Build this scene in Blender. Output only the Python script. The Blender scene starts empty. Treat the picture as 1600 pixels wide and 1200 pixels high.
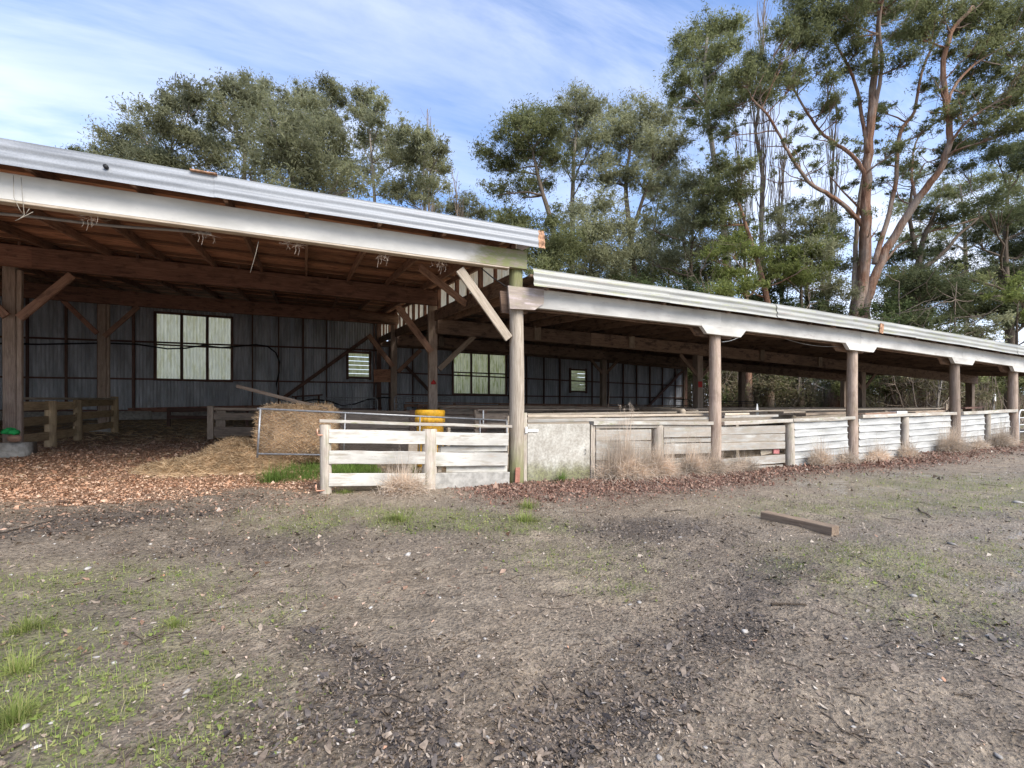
import bpy, math, random
import numpy as np
from mathutils import Vector, Matrix

random.seed(7)
RNG = np.random.default_rng(7)
scene = bpy.context.scene
COL = scene.collection
R = math.radians

# ------------------------------------------------------------------ camera, sky, sun, exposure
CX, CY, CZ = -3.61, -8.11, 1.25          # eye point (world X runs along the front of the sheds, Y into them)
FOC, HOR, TH = 739.0, 648.0, R(23.6)     # focal length and horizon row in photo pixels, heading
ST, CT = math.sin(TH), math.cos(TH)
cam = bpy.data.cameras.new('camera'); cam_o = bpy.data.objects.new('camera', cam); COL.objects.link(cam_o)
cam.sensor_width = 36.0; cam.lens = FOC / 1600 * 36; cam.shift_y = (HOR - 600) / 1600
cam.clip_start = 0.05; cam.clip_end = 3000
cam_o.location = (CX, CY, CZ); cam_o.rotation_euler = (R(90), 0, -TH)
scene.camera = cam_o

SUN_AZ, SUN_EL = R(160), R(43)           # azimuth clockwise from +Y
world = bpy.data.worlds.new('World'); scene.world = world; world.use_nodes = True
wn, wl = world.node_tree.nodes, world.node_tree.links
wn.clear()
def wnode(t, **kw):
    n = wn.new(t)
    for k, v in kw.items(): setattr(n, k, v)
    return n
w_out = wnode('ShaderNodeOutputWorld'); w_bg = wnode('ShaderNodeBackground'); w_bg.inputs['Strength'].default_value = 0.1
w_sky = wnode('ShaderNodeTexSky', sky_type='NISHITA', sun_disc=False, sun_elevation=SUN_EL, sun_rotation=SUN_AZ)
w_sky.air_density = 1.0; w_sky.dust_density = 0.6; w_sky.ozone_density = 1.2
w_tc = wnode('ShaderNodeTexCoord'); w_sep = wnode('ShaderNodeSeparateXYZ')
wl.new(w_tc.outputs['Generated'], w_sep.inputs[0])
def wmath(op, a, b=None, clamp=False):
    n = wnode('ShaderNodeMath', operation=op, use_clamp=clamp)
    for i, v in enumerate((a, b)):
        if v is None: continue
        if isinstance(v, (int, float)): n.inputs[i].default_value = v
        else: wl.new(v, n.inputs[i])
    return n.outputs[0]
w_z = wmath('ADD', wmath('MAXIMUM', w_sep.outputs[2], 0.0), 0.22)
w_com = wnode('ShaderNodeCombineXYZ')
wl.new(wmath('DIVIDE', w_sep.outputs[0], w_z), w_com.inputs[0]); wl.new(wmath('DIVIDE', w_sep.outputs[1], w_z), w_com.inputs[1])
def wcloud(scale, rot, sx, sy, lo, hi, detail=9, rough=0.6, dist=0.4, loc=(0, 0, 0)):
    m = wnode('ShaderNodeMapping'); m.inputs['Rotation'].default_value = (0, 0, rot); m.inputs['Scale'].default_value = (sx, sy, 1); m.inputs['Location'].default_value = loc
    n = wnode('ShaderNodeTexNoise'); n.inputs['Scale'].default_value = scale; n.inputs['Detail'].default_value = detail
    n.inputs['Roughness'].default_value = rough; n.inputs['Distortion'].default_value = dist
    r = wnode('ShaderNodeMapRange', interpolation_type='SMOOTHSTEP'); r.inputs['From Min'].default_value = lo; r.inputs['From Max'].default_value = hi
    wl.new(w_com.outputs[0], m.inputs[0]); wl.new(m.outputs[0], n.inputs['Vector']); wl.new(n.outputs[0], r.inputs[0])
    return r.outputs[0]
c_streak = wcloud(1.5, R(-28), 0.55, 1.9, 0.33, 0.70)
c_veil = wcloud(0.8, R(20), 0.8, 1.3, 0.33, 0.66, 5, 0.5, 0.2, (3.1, 1.7, 0))
c_puff = wcloud(2.6, 0, 1, 1, 0.56, 0.66, 10, 0.55, 0.1, (1.3, 4.2, 0))
low = wnode('ShaderNodeMapRange', interpolation_type='SMOOTHSTEP'); wl.new(w_sep.outputs[2], low.inputs[0])
low.inputs['From Min'].default_value = 0.5; low.inputs['From Max'].default_value = 0.0
lowpuff = wmath('MULTIPLY', c_puff, low.outputs[0])
fac = wmath('ADD', wmath('MULTIPLY', wmath('MULTIPLY', c_streak, wmath('ADD', wmath('MULTIPLY', c_veil, 0.6), 0.4)), 0.88), wmath('MULTIPLY', low.outputs[0], 0.55))
fac = wmath('ADD', fac, wmath('ADD', wmath('MULTIPLY', lowpuff, 0.6), 0.05), True)
fac = wmath('MULTIPLY', fac, 0.94)
w_hue = wnode('ShaderNodeMix', data_type='RGBA', blend_type='MULTIPLY'); w_hue.inputs[0].default_value = 1.0
wl.new(w_sky.outputs[0], w_hue.inputs[6]); w_hue.inputs[7].default_value = (0.92, 1.22, 1.6, 1)
w_mix = wnode('ShaderNodeMix', data_type='RGBA')
wl.new(fac, w_mix.inputs[0]); wl.new(w_hue.outputs[2], w_mix.inputs[6]); w_mix.inputs[7].default_value = (6.2, 6.6, 7.6, 1)
wl.new(w_mix.outputs[2], w_bg.inputs['Color']); wl.new(w_bg.outputs[0], w_out.inputs['Surface'])

sun = bpy.data.lights.new('sun', 'SUN'); sun_o = bpy.data.objects.new('sun', sun); COL.objects.link(sun_o)
sun.energy = 3.1; sun.angle = R(40); sun.color = (1.0, 0.93, 0.83)
sd = Vector((math.sin(SUN_AZ) * math.cos(SUN_EL), math.cos(SUN_AZ) * math.cos(SUN_EL), math.sin(SUN_EL)))
sun_o.rotation_euler = sd.to_track_quat('Z', 'Y').to_euler(); sun_o.location = (0, -20, 30)
vs = scene.view_settings; vs.view_transform = 'Standard'; vs.look = 'None'; vs.gamma = 1.0; vs.use_curve_mapping = False
vs.exposure = 1.0
scene.cycles.diffuse_bounces = 8; scene.cycles.glossy_bounces = 2; scene.cycles.transmission_bounces = 4; scene.cycles.transparent_max_bounces = 4
scene.cycles.max_bounces = 10

# ------------------------------------------------------------------ survey: photo rays met with real planes
def ray(px, py):
    k = (px - 800) / FOC
    return ST + CT * k, CT - ST * k, (HOR - py) / FOC
def at_y(px, py, y):
    dx, dy, dz = ray(px, py); t = (y - CY) / dy
    return Vector((CX + dx * t, y, CZ + dz * t))
def at_x(px, py, x):
    dx, dy, dz = ray(px, py); t = (x - CX) / dx
    return Vector((x, CY + dy * t, CZ + dz * t))
def at_d(px, py, d):
    dx, dy, dz = ray(px, py)
    return Vector((CX + dx * d, CY + dy * d, CZ + dz * d))

# ------------------------------------------------------------------ value noise and the lie of the land
def vnoise(x, y, s, seed=0):
    x = np.asarray(x, float) * s; y = np.asarray(y, float) * s
    xi, yi = np.floor(x).astype(np.int64), np.floor(y).astype(np.int64)
    fx, fy = x - xi, y - yi
    fx = fx * fx * (3 - 2 * fx); fy = fy * fy * (3 - 2 * fy)
    def h(a, b):
        n = (a * 374761393 + b * 668265263 + seed * 1442695041) & 0xFFFFFFFF
        n = ((n ^ (n >> 13)) * 1274126177) & 0xFFFFFFFF
        return ((n ^ (n >> 16)) & 0xFFFF) / 65535.0
    a, b, c, d = h(xi, yi), h(xi + 1, yi), h(xi, yi + 1), h(xi + 1, yi + 1)
    return (a * (1 - fx) + b * fx) * (1 - fy) + (c * (1 - fx) + d * fx) * fy
def fbm(x, y, s, seed=0, o=4):
    r = 0; a = 0.5; t = 0
    for i in range(o):
        r = r + a * vnoise(x, y, s * 2 ** i, seed + i * 17); t += a; a *= 0.5
    return r / t
def ground_base(x, y):
    x = np.asarray(x, float); y = np.asarray(y, float)
    b = np.where(y < 0, 0.022 * np.maximum(y, -14), np.interp(y, [0, 6, 13, 18, 25, 60], [0, .31, .66, 1.05, 1.2, 1.6]))
    f = np.interp(x, [-10, 0, 5, 10, 15.3, 19, 40, 80], [0, 0, -.06, 0, .17, .29, .6, 1.0]) * np.clip(1 - np.abs(y) / 10, 0, 1)
    return b + f
RUTS = []
def rut(x, y):
    out = 0
    for (a, b, w, s) in RUTS:
        ab = (b[0] - a[0], b[1] - a[1]); L2 = ab[0] ** 2 + ab[1] ** 2
        t = np.clip(((x - a[0]) * ab[0] + (y - a[1]) * ab[1]) / L2, 0, 1)
        d = np.hypot(x - a[0] - ab[0] * t, y - a[1] - ab[1] * t) + .12 * (vnoise(x, y, 3.1, 71) - .5)
        out = np.maximum(out, s * np.exp(-np.maximum(d, 0) ** 2 / w ** 2))
    return out
def ground_z(x, y):
    x = np.asarray(x, float); y = np.asarray(y, float)
    d = np.hypot(x - CX, y - CY)
    fine = np.clip(1.4 - d / 12, 0.15, 1)
    z = ground_base(x, y) + 0.10 * (fbm(x, y, .35, 3, 3) - .5)
    z = z + fine * (0.06 * (fbm(x, y, 2.2, 11, 3) - .5) + 0.05 * (fbm(x, y, 8, 23, 3) - .5) - 0.035 * rut(x, y))
    return z
def gz(x, y): return float(ground_z(x, y))
def behind(px, d):
    """The same sight line carried far enough back to stand clear behind the sheds."""
    dx, dy, _ = ray(px, 600)
    while True:
        x, y = CX + dx * d, CY + dy * d
        if y >= (20.5 if x < 22.5 else 16.2 if x < 33.5 else -99): return d
        d += .1
def on_ground(px, py):
    dx, dy, dz = ray(px, py); t = 1.0
    for _ in range(400):
        p = (CX + dx * t, CY + dy * t, CZ + dz * t)
        if p[2] < float(ground_base(p[0], p[1])): break
        t *= 1.012
    return p[0], p[1]

for path, w0, s0 in (([(1232, 878), (1190, 905), (1150, 950), (1075, 1010), (1010, 1075), (930, 1110), (860, 1160)], .23, 1.0), ([(1600, 1010), (1500, 965), (1380, 905)], .2, .35), ([(470, 985), (545, 1040), (600, 1095), (640, 1170)], .16, .8), ([(0, 830), (150, 815), (330, 800)], .35, .6)):
    q_ = [on_ground(*p) for p in path]
    RUTS += [(a, b, w0, s0) for a, b in zip(q_, q_[1:])]
# ------------------------------------------------------------------ mesh and object helpers
WM = {}
def make_mesh(name, V, quads=None, tris=None, smooth=False):
    V = np.asarray(V, np.float32).reshape(-1, 3)
    me = bpy.data.meshes.new(name)
    q = np.asarray(quads if quads is not None else [], np.int32).reshape(-1, 4); t = np.asarray(tris if tris is not None else [], np.int32).reshape(-1, 3)
    me.vertices.add(len(V)); me.vertices.foreach_set('co', V.ravel())
    loops = np.concatenate([q.ravel(), t.ravel()]); me.loops.add(len(loops)); me.loops.foreach_set('vertex_index', loops)
    starts = np.concatenate([np.arange(len(q)) * 4, len(q) * 4 + np.arange(len(t)) * 3]).astype(np.int32)
    me.polygons.add(len(starts)); me.polygons.foreach_set('loop_start', starts)
    if smooth: me.polygons.foreach_set('use_smooth', np.ones(len(starts), bool))
    me.update(calc_edges=True); me.validate()
    return me
def place(name, me, m, M=None, parent=None, smooth=None):
    o = bpy.data.objects.new(name, me); COL.objects.link(o)
    if me is not None and m is not None and len(me.materials) == 0: me.materials.append(m)
    M = M or Matrix()
    WM[o.name] = M.copy()
    if parent is not None:
        o.parent = parent; o.matrix_basis = WM[parent.name].inverted() @ M
    else: o.matrix_basis = M
    return o
def tag(o, label=None, cat=None, group=None, kind=None):
    for k, v in (('label', label), ('category', cat), ('group', group), ('kind', kind)):
        if v: o[k] = v
    return o
def thing(name, loc, label, cat, group=None):
    return tag(place(name, None, None, Matrix.Translation(Vector(loc))), label, cat, group)
def frame(p0, p1, roll=0.0):
    p0, p1 = Vector(p0), Vector(p1); d = (p1 - p0); L = d.length; x = d / L
    if abs(x.z) > 0.93: y = Vector((0, 1, 0)); y = (y - x * y.dot(x)).normalized()
    else: y = Vector((0, 0, 1)).cross(x).normalized()
    z = x.cross(y)
    M = Matrix(((x.x, y.x, z.x), (x.y, y.y, z.y), (x.z, y.z, z.z))).to_4x4()
    if roll: M = M @ Matrix.Rotation(roll, 4, 'X')
    M.translation = (p0 + p1) / 2
    return M, L
def bar_mesh(name, L, W, H, n=None, warp=0.003, bev=0.006, cut0=0.0, cut1=0.0):
    """Sawn timber: bevelled section, slightly bowed and uneven along its length; local X runs along it."""
    n = n or max(1, min(7, int(L / 0.7)))
    bev = min(bev, W * .3, H * .3)
    w, h = W / 2, H / 2
    sec = [(-w + bev, -h), (w - bev, -h), (w, -h + bev), (w, h - bev), (w - bev, h), (-w + bev, h), (-w, h - bev), (-w, -h + bev)]
    V, F = [], []
    for i in range(n + 1):
        x = -L / 2 + L * i / n
        oy, oz = random.uniform(-1, 1) * warp, random.uniform(-1, 1) * warp
        for (a, b) in sec:
            xx = x + (cut0 * b / h if i == 0 else 0) + (cut1 * b / h if i == n else 0)
            V.append((xx, a + oy + random.uniform(-1, 1) * warp * .25, b + oz + random.uniform(-1, 1) * warp * .25))
    for i in range(n):
        for j in range(8):
            F.append((i * 8 + j, i * 8 + (j + 1) % 8, i * 8 + 8 + (j + 1) % 8, i * 8 + 8 + j))
    F.append(tuple(range(7, -1, -1))); F.append(tuple(n * 8 + j for j in range(8)))
    me = bpy.data.meshes.new(name); me.from_pydata(V, [], F); me.update()
    return me
def bar(name, p0, p1, W, H, m, parent=None, roll=0.0, **kw):
    M, L = frame(p0, p1, roll)
    return place(name, bar_mesh(name, L, W, H, **kw), m, M, parent)
def brd(name, a, b, y, thick, m, parent=None, **kw):
    """A board seen in the photo: a = (px, top, bottom) and b likewise, lying on the plane Y = y."""
    A0, A1, B0, B1 = at_y(a[0], a[1], y), at_y(a[0], a[2], y), at_y(b[0], b[1], y), at_y(b[0], b[2], y)
    return bar(name, (A0 + A1) / 2, (B0 + B1) / 2, thick, ((A0 - A1).length + (B0 - B1).length) / 2, m, parent, **kw)
def tube_geo(P, Rd, sides=8, cap=True, wob=0.0, flute=0.0):
    P = np.asarray(P, float); n = len(P)
    Rd = np.broadcast_to(np.asarray(Rd, float), (n,))
    T = np.gradient(P, axis=0); T /= np.linalg.norm(T, axis=1)[:, None] + 1e-9
    ref = np.array([0, 0, 1.0]) if abs(T[0][2]) < .9 else np.array([1.0, 0, 0])
    U = np.cross(T, ref); U /= np.linalg.norm(U, axis=1)[:, None] + 1e-9
    W = np.cross(T, U)
    a = np.arange(sides) / sides * 2 * np.pi
    rr = Rd[:, None] * (1 + wob * (RNG.random((n, sides)) - .5))
    if flute:
        sl = np.concatenate([[0], np.cumsum(np.linalg.norm(np.diff(P, axis=0), axis=1))]); A_, S_ = np.meshgrid(a, sl); o_ = RNG.random() * 50
        rr = rr * (1 + flute * (vnoise(o_ + 2.6 * np.cos(A_ + .08 * S_) , 2.6 * np.sin(A_ + .08 * S_) + S_ * .10, 1.0, 31) - .5) * 2 + flute * .6 * (vnoise(o_ + 6 * np.cos(A_), 6 * np.sin(A_) + S_ * .2, 1.0, 37) - .5))
    V = P[:, None, :] + rr[..., None] * (np.cos(a)[None, :, None] * U[:, None, :] + np.sin(a)[None, :, None] * W[:, None, :])
    V = V.reshape(-1, 3)
    i = np.arange(n - 1)[:, None] * sides; j = np.arange(sides)[None, :]; k = (j + 1) % sides
    Q = np.stack([i + j, i + k, i + sides + k, i + sides + j], -1).reshape(-1, 4)
    tr = np.zeros((0, 3), int)
    if cap:
        V = np.vstack([V, P[0], P[-1]]); c0, c1 = n * sides, n * sides + 1
        jj = np.arange(sides); kk = (jj + 1) % sides
        tr = np.vstack([np.stack([kk, jj, np.full(sides, c0)], -1), np.stack([jj + (n - 1) * sides, kk + (n - 1) * sides, np.full(sides, c1)], -1)])
    return V, Q, tr
class MB:
    def __init__(s): s.V, s.Q, s.T, s.n = [], [], [], 0
    def add(s, V, Q=None, T=None):
        V = np.asarray(V, float).reshape(-1, 3)
        if Q is not None and len(Q): s.Q.append(np.asarray(Q) + s.n)
        if T is not None and len(T): s.T.append(np.asarray(T) + s.n)
        s.V.append(V); s.n += len(V); return s
    def tube(s, P, Rd, sides=8, cap=True, wob=0.0, flute=0.0): return s.add(*tube_geo(P, Rd, sides, cap, wob, flute))
    def box(s, c, d, rz=0.0):
        c = np.array(c, float); d = np.array(d, float) / 2
        V = np.array([(x, y, z) for x in (-1, 1) for y in (-1, 1) for z in (-1, 1)], float) * d
        if rz: V[:, :2] = V[:, :2] @ np.array([[math.cos(rz), math.sin(rz)], [-math.sin(rz), math.cos(rz)]])
        return s.add(V + c, [(0, 1, 3, 2), (4, 6, 7, 5), (0, 4, 5, 1), (2, 3, 7, 6), (0, 2, 6, 4), (1, 5, 7, 3)])
    def build(s, name, m, parent=None, origin=None, smooth=False):
        if not s.V: s.V = [np.zeros((0, 3))]
        V = np.vstack(s.V); o = np.zeros(3) if origin is None else np.array(origin, float)
        me = make_mesh(name, V - o, np.vstack(s.Q) if s.Q else None, np.vstack(s.T) if s.T else None, smooth)
        return place(name, me, m, Matrix.Translation(Vector(o)), parent)
def pole(name, p0, p1, r0, r1, m, parent=None, sides=14, n=9, wob=0.03, bow=0.012):
    """Round timber, a little crooked and uneven; local X along it."""
    M, L = frame(p0, p1)
    x = np.linspace(-L / 2, L / 2, n); ph = RNG.random(2) * 6
    P = np.stack([x, bow * np.sin(x * 1.3 + ph[0]), bow * np.sin(x * 1.1 + ph[1])], -1)
    rd = np.linspace(r0, r1, n)
    P = np.vstack([P[:1] + [[0.0, 0, 0]], P, P[-1:]]); rd = np.concatenate([[r0 * .93], rd, [r1 * .93]])
    P[0, 0] -= .008; P[-1, 0] += .008
    V, Q, T = tube_geo(P, rd, sides, True, wob)
    return place(name, make_mesh(name, V, Q, T, True), m, M, parent)
def corr_mesh(name, L, H, pitch, amp, seg=6, nz=2, wobble=0.0, seed=0):
    """Corrugated sheet: waves along local X (length L), height H along local Z, bulging in local Y."""
    nx = max(2, int(round(L / pitch * seg))) + 1
    x = np.linspace(-L / 2, L / 2, nx); z = np.linspace(-H / 2, H / 2, nz + 1)
    X, Z = np.meshgrid(x, z, indexing='ij')
    Y = amp * np.sin(2 * np.pi * X / pitch)
    if wobble: Y = Y + wobble * (vnoise(X + seed * 3.1, Z + seed * 1.7, 1.1, 5) - .5)
    V = np.stack([X, Y, Z], -1).reshape(-1, 3); w = nz + 1
    i, j = np.meshgrid(np.arange(nx - 1), np.arange(nz), indexing='ij'); b = (i * w + j).ravel()
    return make_mesh(name, V, np.stack([b, b + w, b + w + 1, b + 1], -1), None, True)
def basis(x, y, z, t):
    M = Matrix(((x[0], y[0], z[0]), (x[1], y[1], z[1]), (x[2], y[2], z[2]))).to_4x4(); M.translation = Vector(t); return M

# ------------------------------------------------------------------ materials
class NT:
    def __init__(s, name):
        s.m = bpy.data.materials.new(name); s.m.use_nodes = True; s.n = s.m.node_tree.nodes; s.l = s.m.node_tree.links
        s.b = s.n['Principled BSDF']; s.b.inputs['Specular IOR Level'].default_value = 0.3
    def N(s, t, **kw):
        n = s.n.new(t)
        for k, v in kw.items(): setattr(n, k, v)
        return n
    def put(s, v, sock):
        if v is None: return
        if isinstance(v, (int, float)): sock.default_value = v
        elif isinstance(v, (tuple, list)): sock.default_value = (*v, 1) if len(v) == 3 and len(sock.default_value) == 4 else v
        else: s.l.new(v, sock)
    def coord(s, kind='Object', scale=(1, 1, 1), rnd=True):
        tc = s.N('ShaderNodeTexCoord'); src = tc.outputs[kind] if kind != 'World' else s.N('ShaderNodeNewGeometry').outputs['Position']
        mp = s.N('ShaderNodeMapping'); mp.inputs['Scale'].default_value = scale; s.l.new(src, mp.inputs[0])
        if rnd:
            oi = s.N('ShaderNodeObjectInfo'); mm = s.math('MULTIPLY', oi.outputs['Random'], 40.0); c = s.N('ShaderNodeCombineXYZ')
            for i in range(3): s.l.new(mm, c.inputs[i])
            s.l.new(c.outputs[0], mp.inputs['Location'])
        return mp.outputs[0]
    def noise(s, vec, scale, detail=5, rough=0.6, dist=0.0):
        n = s.N('ShaderNodeTexNoise'); s.put(vec, n.inputs['Vector']); n.inputs['Scale'].default_value = scale
        n.inputs['Detail'].default_value = detail; n.inputs['Roughness'].default_value = rough; n.inputs['Distortion'].default_value = dist
        return n.outputs['Fac']
    def voro(s, vec, scale, out='Distance', feature='F1'):
        n = s.N('ShaderNodeTexVoronoi', feature=feature); s.put(vec, n.inputs['Vector']); n.inputs['Scale'].default_value = scale
        return n.outputs[out]
    def math(s, op, a, b=None, c=False):
        n = s.N('ShaderNodeMath', operation=op, use_clamp=c); s.put(a, n.inputs[0]); s.put(b, n.inputs[1]); return n.outputs[0]
    def step(s, v, lo, hi, a=0.0, b=1.0):
        n = s.N('ShaderNodeMapRange', interpolation_type='SMOOTHSTEP'); s.put(v, n.inputs[0])
        for i, q in enumerate((lo, hi, a, b)): n.inputs[i + 1].default_value = q
        return n.outputs[0]
    def mix(s, f, a, b, bt='MIX'):
        n = s.N('ShaderNodeMix', data_type='RGBA', blend_type=bt); s.put(f, n.inputs[0]); s.put(a, n.inputs[6]); s.put(b, n.inputs[7]); return n.outputs[2]
    def ramp(s, f, *stops):
        n = s.N('ShaderNodeValToRGB'); e = n.color_ramp.elements
        while len(e) < len(stops): e.new(0.5)
        for q, (p, c) in zip(e, stops): q.position = p; q.color = (*c, 1)
        s.put(f, n.inputs[0]); return n.outputs[0]
    def rnd(s): return s.N('ShaderNodeObjectInfo').outputs['Random']
    def island(s): return s.N('ShaderNodeNewGeometry').outputs['Random Per Island']
    def attr(s, name):
        n = s.N('ShaderNodeAttribute', attribute_name=name); return n
    def pos(s):
        n = s.N('ShaderNodeSeparateXYZ'); s.l.new(s.N('ShaderNodeNewGeometry').outputs['Position'], n.inputs[0]); return n.outputs
    def val(s, col, v):
        n = s.N('ShaderNodeHueSaturation'); s.put(v, n.inputs['Value']); s.put(col, n.inputs['Color']); return n.outputs[0]
    def fin(s, col, rough=0.8, h=None, hs=0.3, hd=0.01, metal=0.0, spec=0.3):
        s.put(col, s.b.inputs['Base Color']); s.put(rough, s.b.inputs['Roughness']); s.put(metal, s.b.inputs['Metallic']); s.b.inputs['Specular IOR Level'].default_value = spec
        if h is not None:
            b = s.N('ShaderNodeBump'); b.inputs['Strength'].default_value = hs; b.inputs['Distance'].default_value = hd; s.put(h, b.inputs['Height']); s.l.new(b.outputs[0], s.b.inputs['Normal'])
        return s.m
    def translucent(s, col, f):
        t = s.N('ShaderNodeBsdfTranslucent'); s.put(col, t.inputs[0]); mx = s.N('ShaderNodeMixShader'); mx.inputs[0].default_value = f
        s.l.new(s.b.outputs[0], mx.inputs[1]); s.l.new(t.outputs[0], mx.inputs[2]); s.l.new(mx.outputs[0], s.n['Material Output'].inputs[0])

def wood(name, dark, mid, light, stain=0.0, staincol=(.05, .035, .03), green=0.0, rough=.85, vary=(.72, 1.25)):
    t = NT(name); c = t.coord('Object', (1.2, 22, 22)); g = t.noise(c, 2.2, 8, .68, .35)
    c2 = t.coord('Object', (1, 2.2, 2.2)); p = t.noise(c2, 1.9, 5, .6)
    col = t.ramp(g, (.28, dark), (.5, mid), (.72, light))
    col = t.mix(t.step(p, .42, .72, 0, .55), col, t.val(col, .6))
    if stain: col = t.mix(t.math('MULTIPLY', t.step(t.noise(c2, 3.4, 6, .65), .5, .66), stain), col, staincol)
    if green: col = t.mix(t.math('MULTIPLY', t.step(t.noise(c2, 4.3, 7, .7), .47, .68), green), col, (.17, .2, .07))
    col = t.val(col, t.math('ADD', t.math('MULTIPLY', t.rnd(), vary[1] - vary[0]), vary[0]))
    return t.fin(col, rough, g, .5, .006)
def paint(name, white=(.63, .605, .545), under=(.36, .32, .27), amt=(.6, .72), green=0.35, streak=14, dirt=.35, end=None):
    t = NT(name); c = t.coord('Object', (1.0, streak, streak)); g = t.noise(c, 2.0, 8, .7, .3)
    c2 = t.coord('Object', (1, 2.4, 2.4)); p = t.noise(c2, 2.4, 7, .65)
    wv = t.val(white, t.step(t.noise(c2, 1.1, 5, .6), .3, .7, 1 - dirt, 1.04))
    un = t.ramp(g, (.3, tuple(v * .55 for v in under)), (.6, under), (.8, tuple(min(1, v * 1.35) for v in under)))
    mk = t.step(t.math('ADD', t.math('MULTIPLY', g, .6), t.math('MULTIPLY', p, .5)), amt[0], amt[1])
    if end is not None:
        e = t.math('MULTIPLY', t.step(t.math('ADD', t.pos()[0], t.math('MULTIPLY', t.math('SUBTRACT', p, .5), .9)), end[0], end[1]), .96)
        mk = t.math('MAXIMUM', mk, t.math('MULTIPLY', e, t.step(p, .22, .42)))
    col = t.mix(mk, wv, un)
    gr = t.math('MULTIPLY', t.step(t.noise(c2, 3.7, 8, .7), .52, .7), green)
    if end is not None: gr = t.math('ADD', gr, t.math('MULTIPLY', e, t.step(t.noise(c2, 5.7, 6, .7), .36, .58, .25, .9)), True)
    col = t.mix(gr, col, (.22, .235, .085))
    spots = t.step(t.voro(t.coord('Object', (3, 9, 9)), 2.2), .03, .09, .6, 0)
    col = t.mix(t.math('MULTIPLY', spots, .5), col, (.2, .19, .17))
    col = t.val(col, t.step(t.rnd(), 0, 1, .9, 1.06))
    return t.fin(col, .7, t.math('ADD', g, t.math('MULTIPLY', mk, -.6)), .4, .004)
def metal_sheet(name, base, rust=0.15, lichen=0.0, rough=.5, metal=.35, streak=(3, 3, 3), dirt=.35, wash=None):
    t = NT(name); c = t.coord('Object', streak); n = t.noise(c, 1.6, 8, .65); sp = t.voro(t.coord('Object', (30, 30, 30)), 3, 'Color')
    col = t.val(base, t.step(n, .3, .7, 1 - dirt, 1.12))
    sv = t.N('ShaderNodeSeparateColor'); t.l.new(sp, sv.inputs[0])
    col = t.val(col, t.step(sv.outputs[0], 0, 1, .93, 1.07))
    if wash: col = t.mix(t.step(t.noise(c, 2.7, 6, .6), .48, .68, 0, wash[1]), col, wash[0])
    if rust: col = t.mix(t.math('MULTIPLY', t.step(t.noise(t.coord('Object', streak), 1.1, 9, .72), .58, .7), rust), col, t.ramp(n, (.3, (.11, .04, .015)), (.7, (.32, .13, .05))))
    if lichen: col = t.mix(t.math('MULTIPLY', t.step(t.noise(t.coord('Object', (.8, 5, 5)), 2.3, 8, .7), .52, .68), lichen), col, (.3, .31, .15))
    return t.fin(col, t.step(n, .3, .7, rough - .1, rough + .15), n, .12, .004, metal)
def plain(name, col, rough=.6, var=.2, metal=0.0, scale=6, spec=.3, hs=.1):
    t = NT(name); n = t.noise(t.coord('Object', (1, 1, 1)), scale, 6, .6)
    return t.fin(t.val(col, t.step(n, .3, .7, 1 - var, 1 + var)), rough, n, hs, .004, metal, spec)
def leafmat(name, cols, tr=.6, rough=.7, patch=.45):
    t = NT(name); i = t.island(); col = t.ramp(i, *[(k / max(1, len(cols) - 1), c) for k, c in enumerate(cols)])
    n = t.noise(t.coord('World', (1, 1, 1), False), patch, 3, .5)
    col = t.val(col, t.step(n, .35, .65, .78, 1.3)); col = t.val(col, t.step(t.rnd(), 0, 1, .86, 1.16)); m = t.fin(col, rough, spec=.1); t.translucent(col, tr); return m
def flakemat(name, cols, rough=.75, spec=.3):
    t = NT(name); col = t.ramp(t.island(), *[(k / max(1, len(cols) - 1), c) for k, c in enumerate(cols)])
    n = t.noise(t.coord('World', (1, 1, 1), False), 60, 3, .6)
    return t.fin(t.val(col, t.step(n, .3, .7, .75, 1.2)), rough, spec=spec)

M = {}
M['beam'] = wood('stained_timber', (.13, .062, .042), (.25, .13, .088), (.37, .205, .14), .6, (.05, .028, .022))
M['beam_low'] = wood('old_brown_timber', (.13, .08, .056), (.25, .165, .115), (.37, .255, .18), .7, (.045, .03, .025))
M['sarking'] = wood('sarking_timber', (.26, .115, .068), (.50, .26, .16), (.64, .38, .24), .5, (.09, .04, .03), vary=(.38, 1.4))
M['rafter'] = wood('rafter_timber', (.16, .088, .06), (.30, .175, .118), (.43, .27, .185), .5, (.05, .03, .025))
M['frame_dark'] = wood('dark_frame_timber', (.08, .044, .034), (.15, .086, .066), (.22, .135, .10), .4)
M['grey_post'] = wood('grey_post_timber', (.22, .185, .145), (.40, .345, .28), (.54, .48, .40), .25, (.2, .13, .1), .28)
def m_mossy_post():
    t = NT('mossy_corner_post'); c = t.coord('Object', (1.2, 22, 22)); g = t.noise(c, 2.2, 8, .68, .35); p = t.noise(t.coord('Object', (1, 2.2, 2.2)), 2.4, 6, .65)
    col = t.ramp(g, (.28, (.19, .15, .11)), (.5, (.37, .31, .24)), (.72, (.52, .45, .36)))
    s = t.N('ShaderNodeSeparateXYZ'); t.l.new(t.N('ShaderNodeTexCoord').outputs['Object'], s.inputs[0]); q = t.math('ADD', s.outputs[0], t.math('MULTIPLY', t.math('SUBTRACT', p, .5), 1.1))
    mk = t.math('ADD', t.step(q, 1.25, 1.75), t.step(q, -.9, -2.0), True)
    col = t.mix(t.math('MULTIPLY', mk, .85), col, t.ramp(g, (.3, (.10, .095, .04)), (.6, (.24, .25, .09)), (.75, (.34, .35, .14))))
    return t.fin(col, .9, g, .6, .008)
M['mossy_post'] = m_mossy_post()
M['brown_post'] = wood('weathered_brown_post', (.19, .135, .10), (.34, .255, .195), (.46, .365, .29), .3, (.09, .05, .04), .1)
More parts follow.
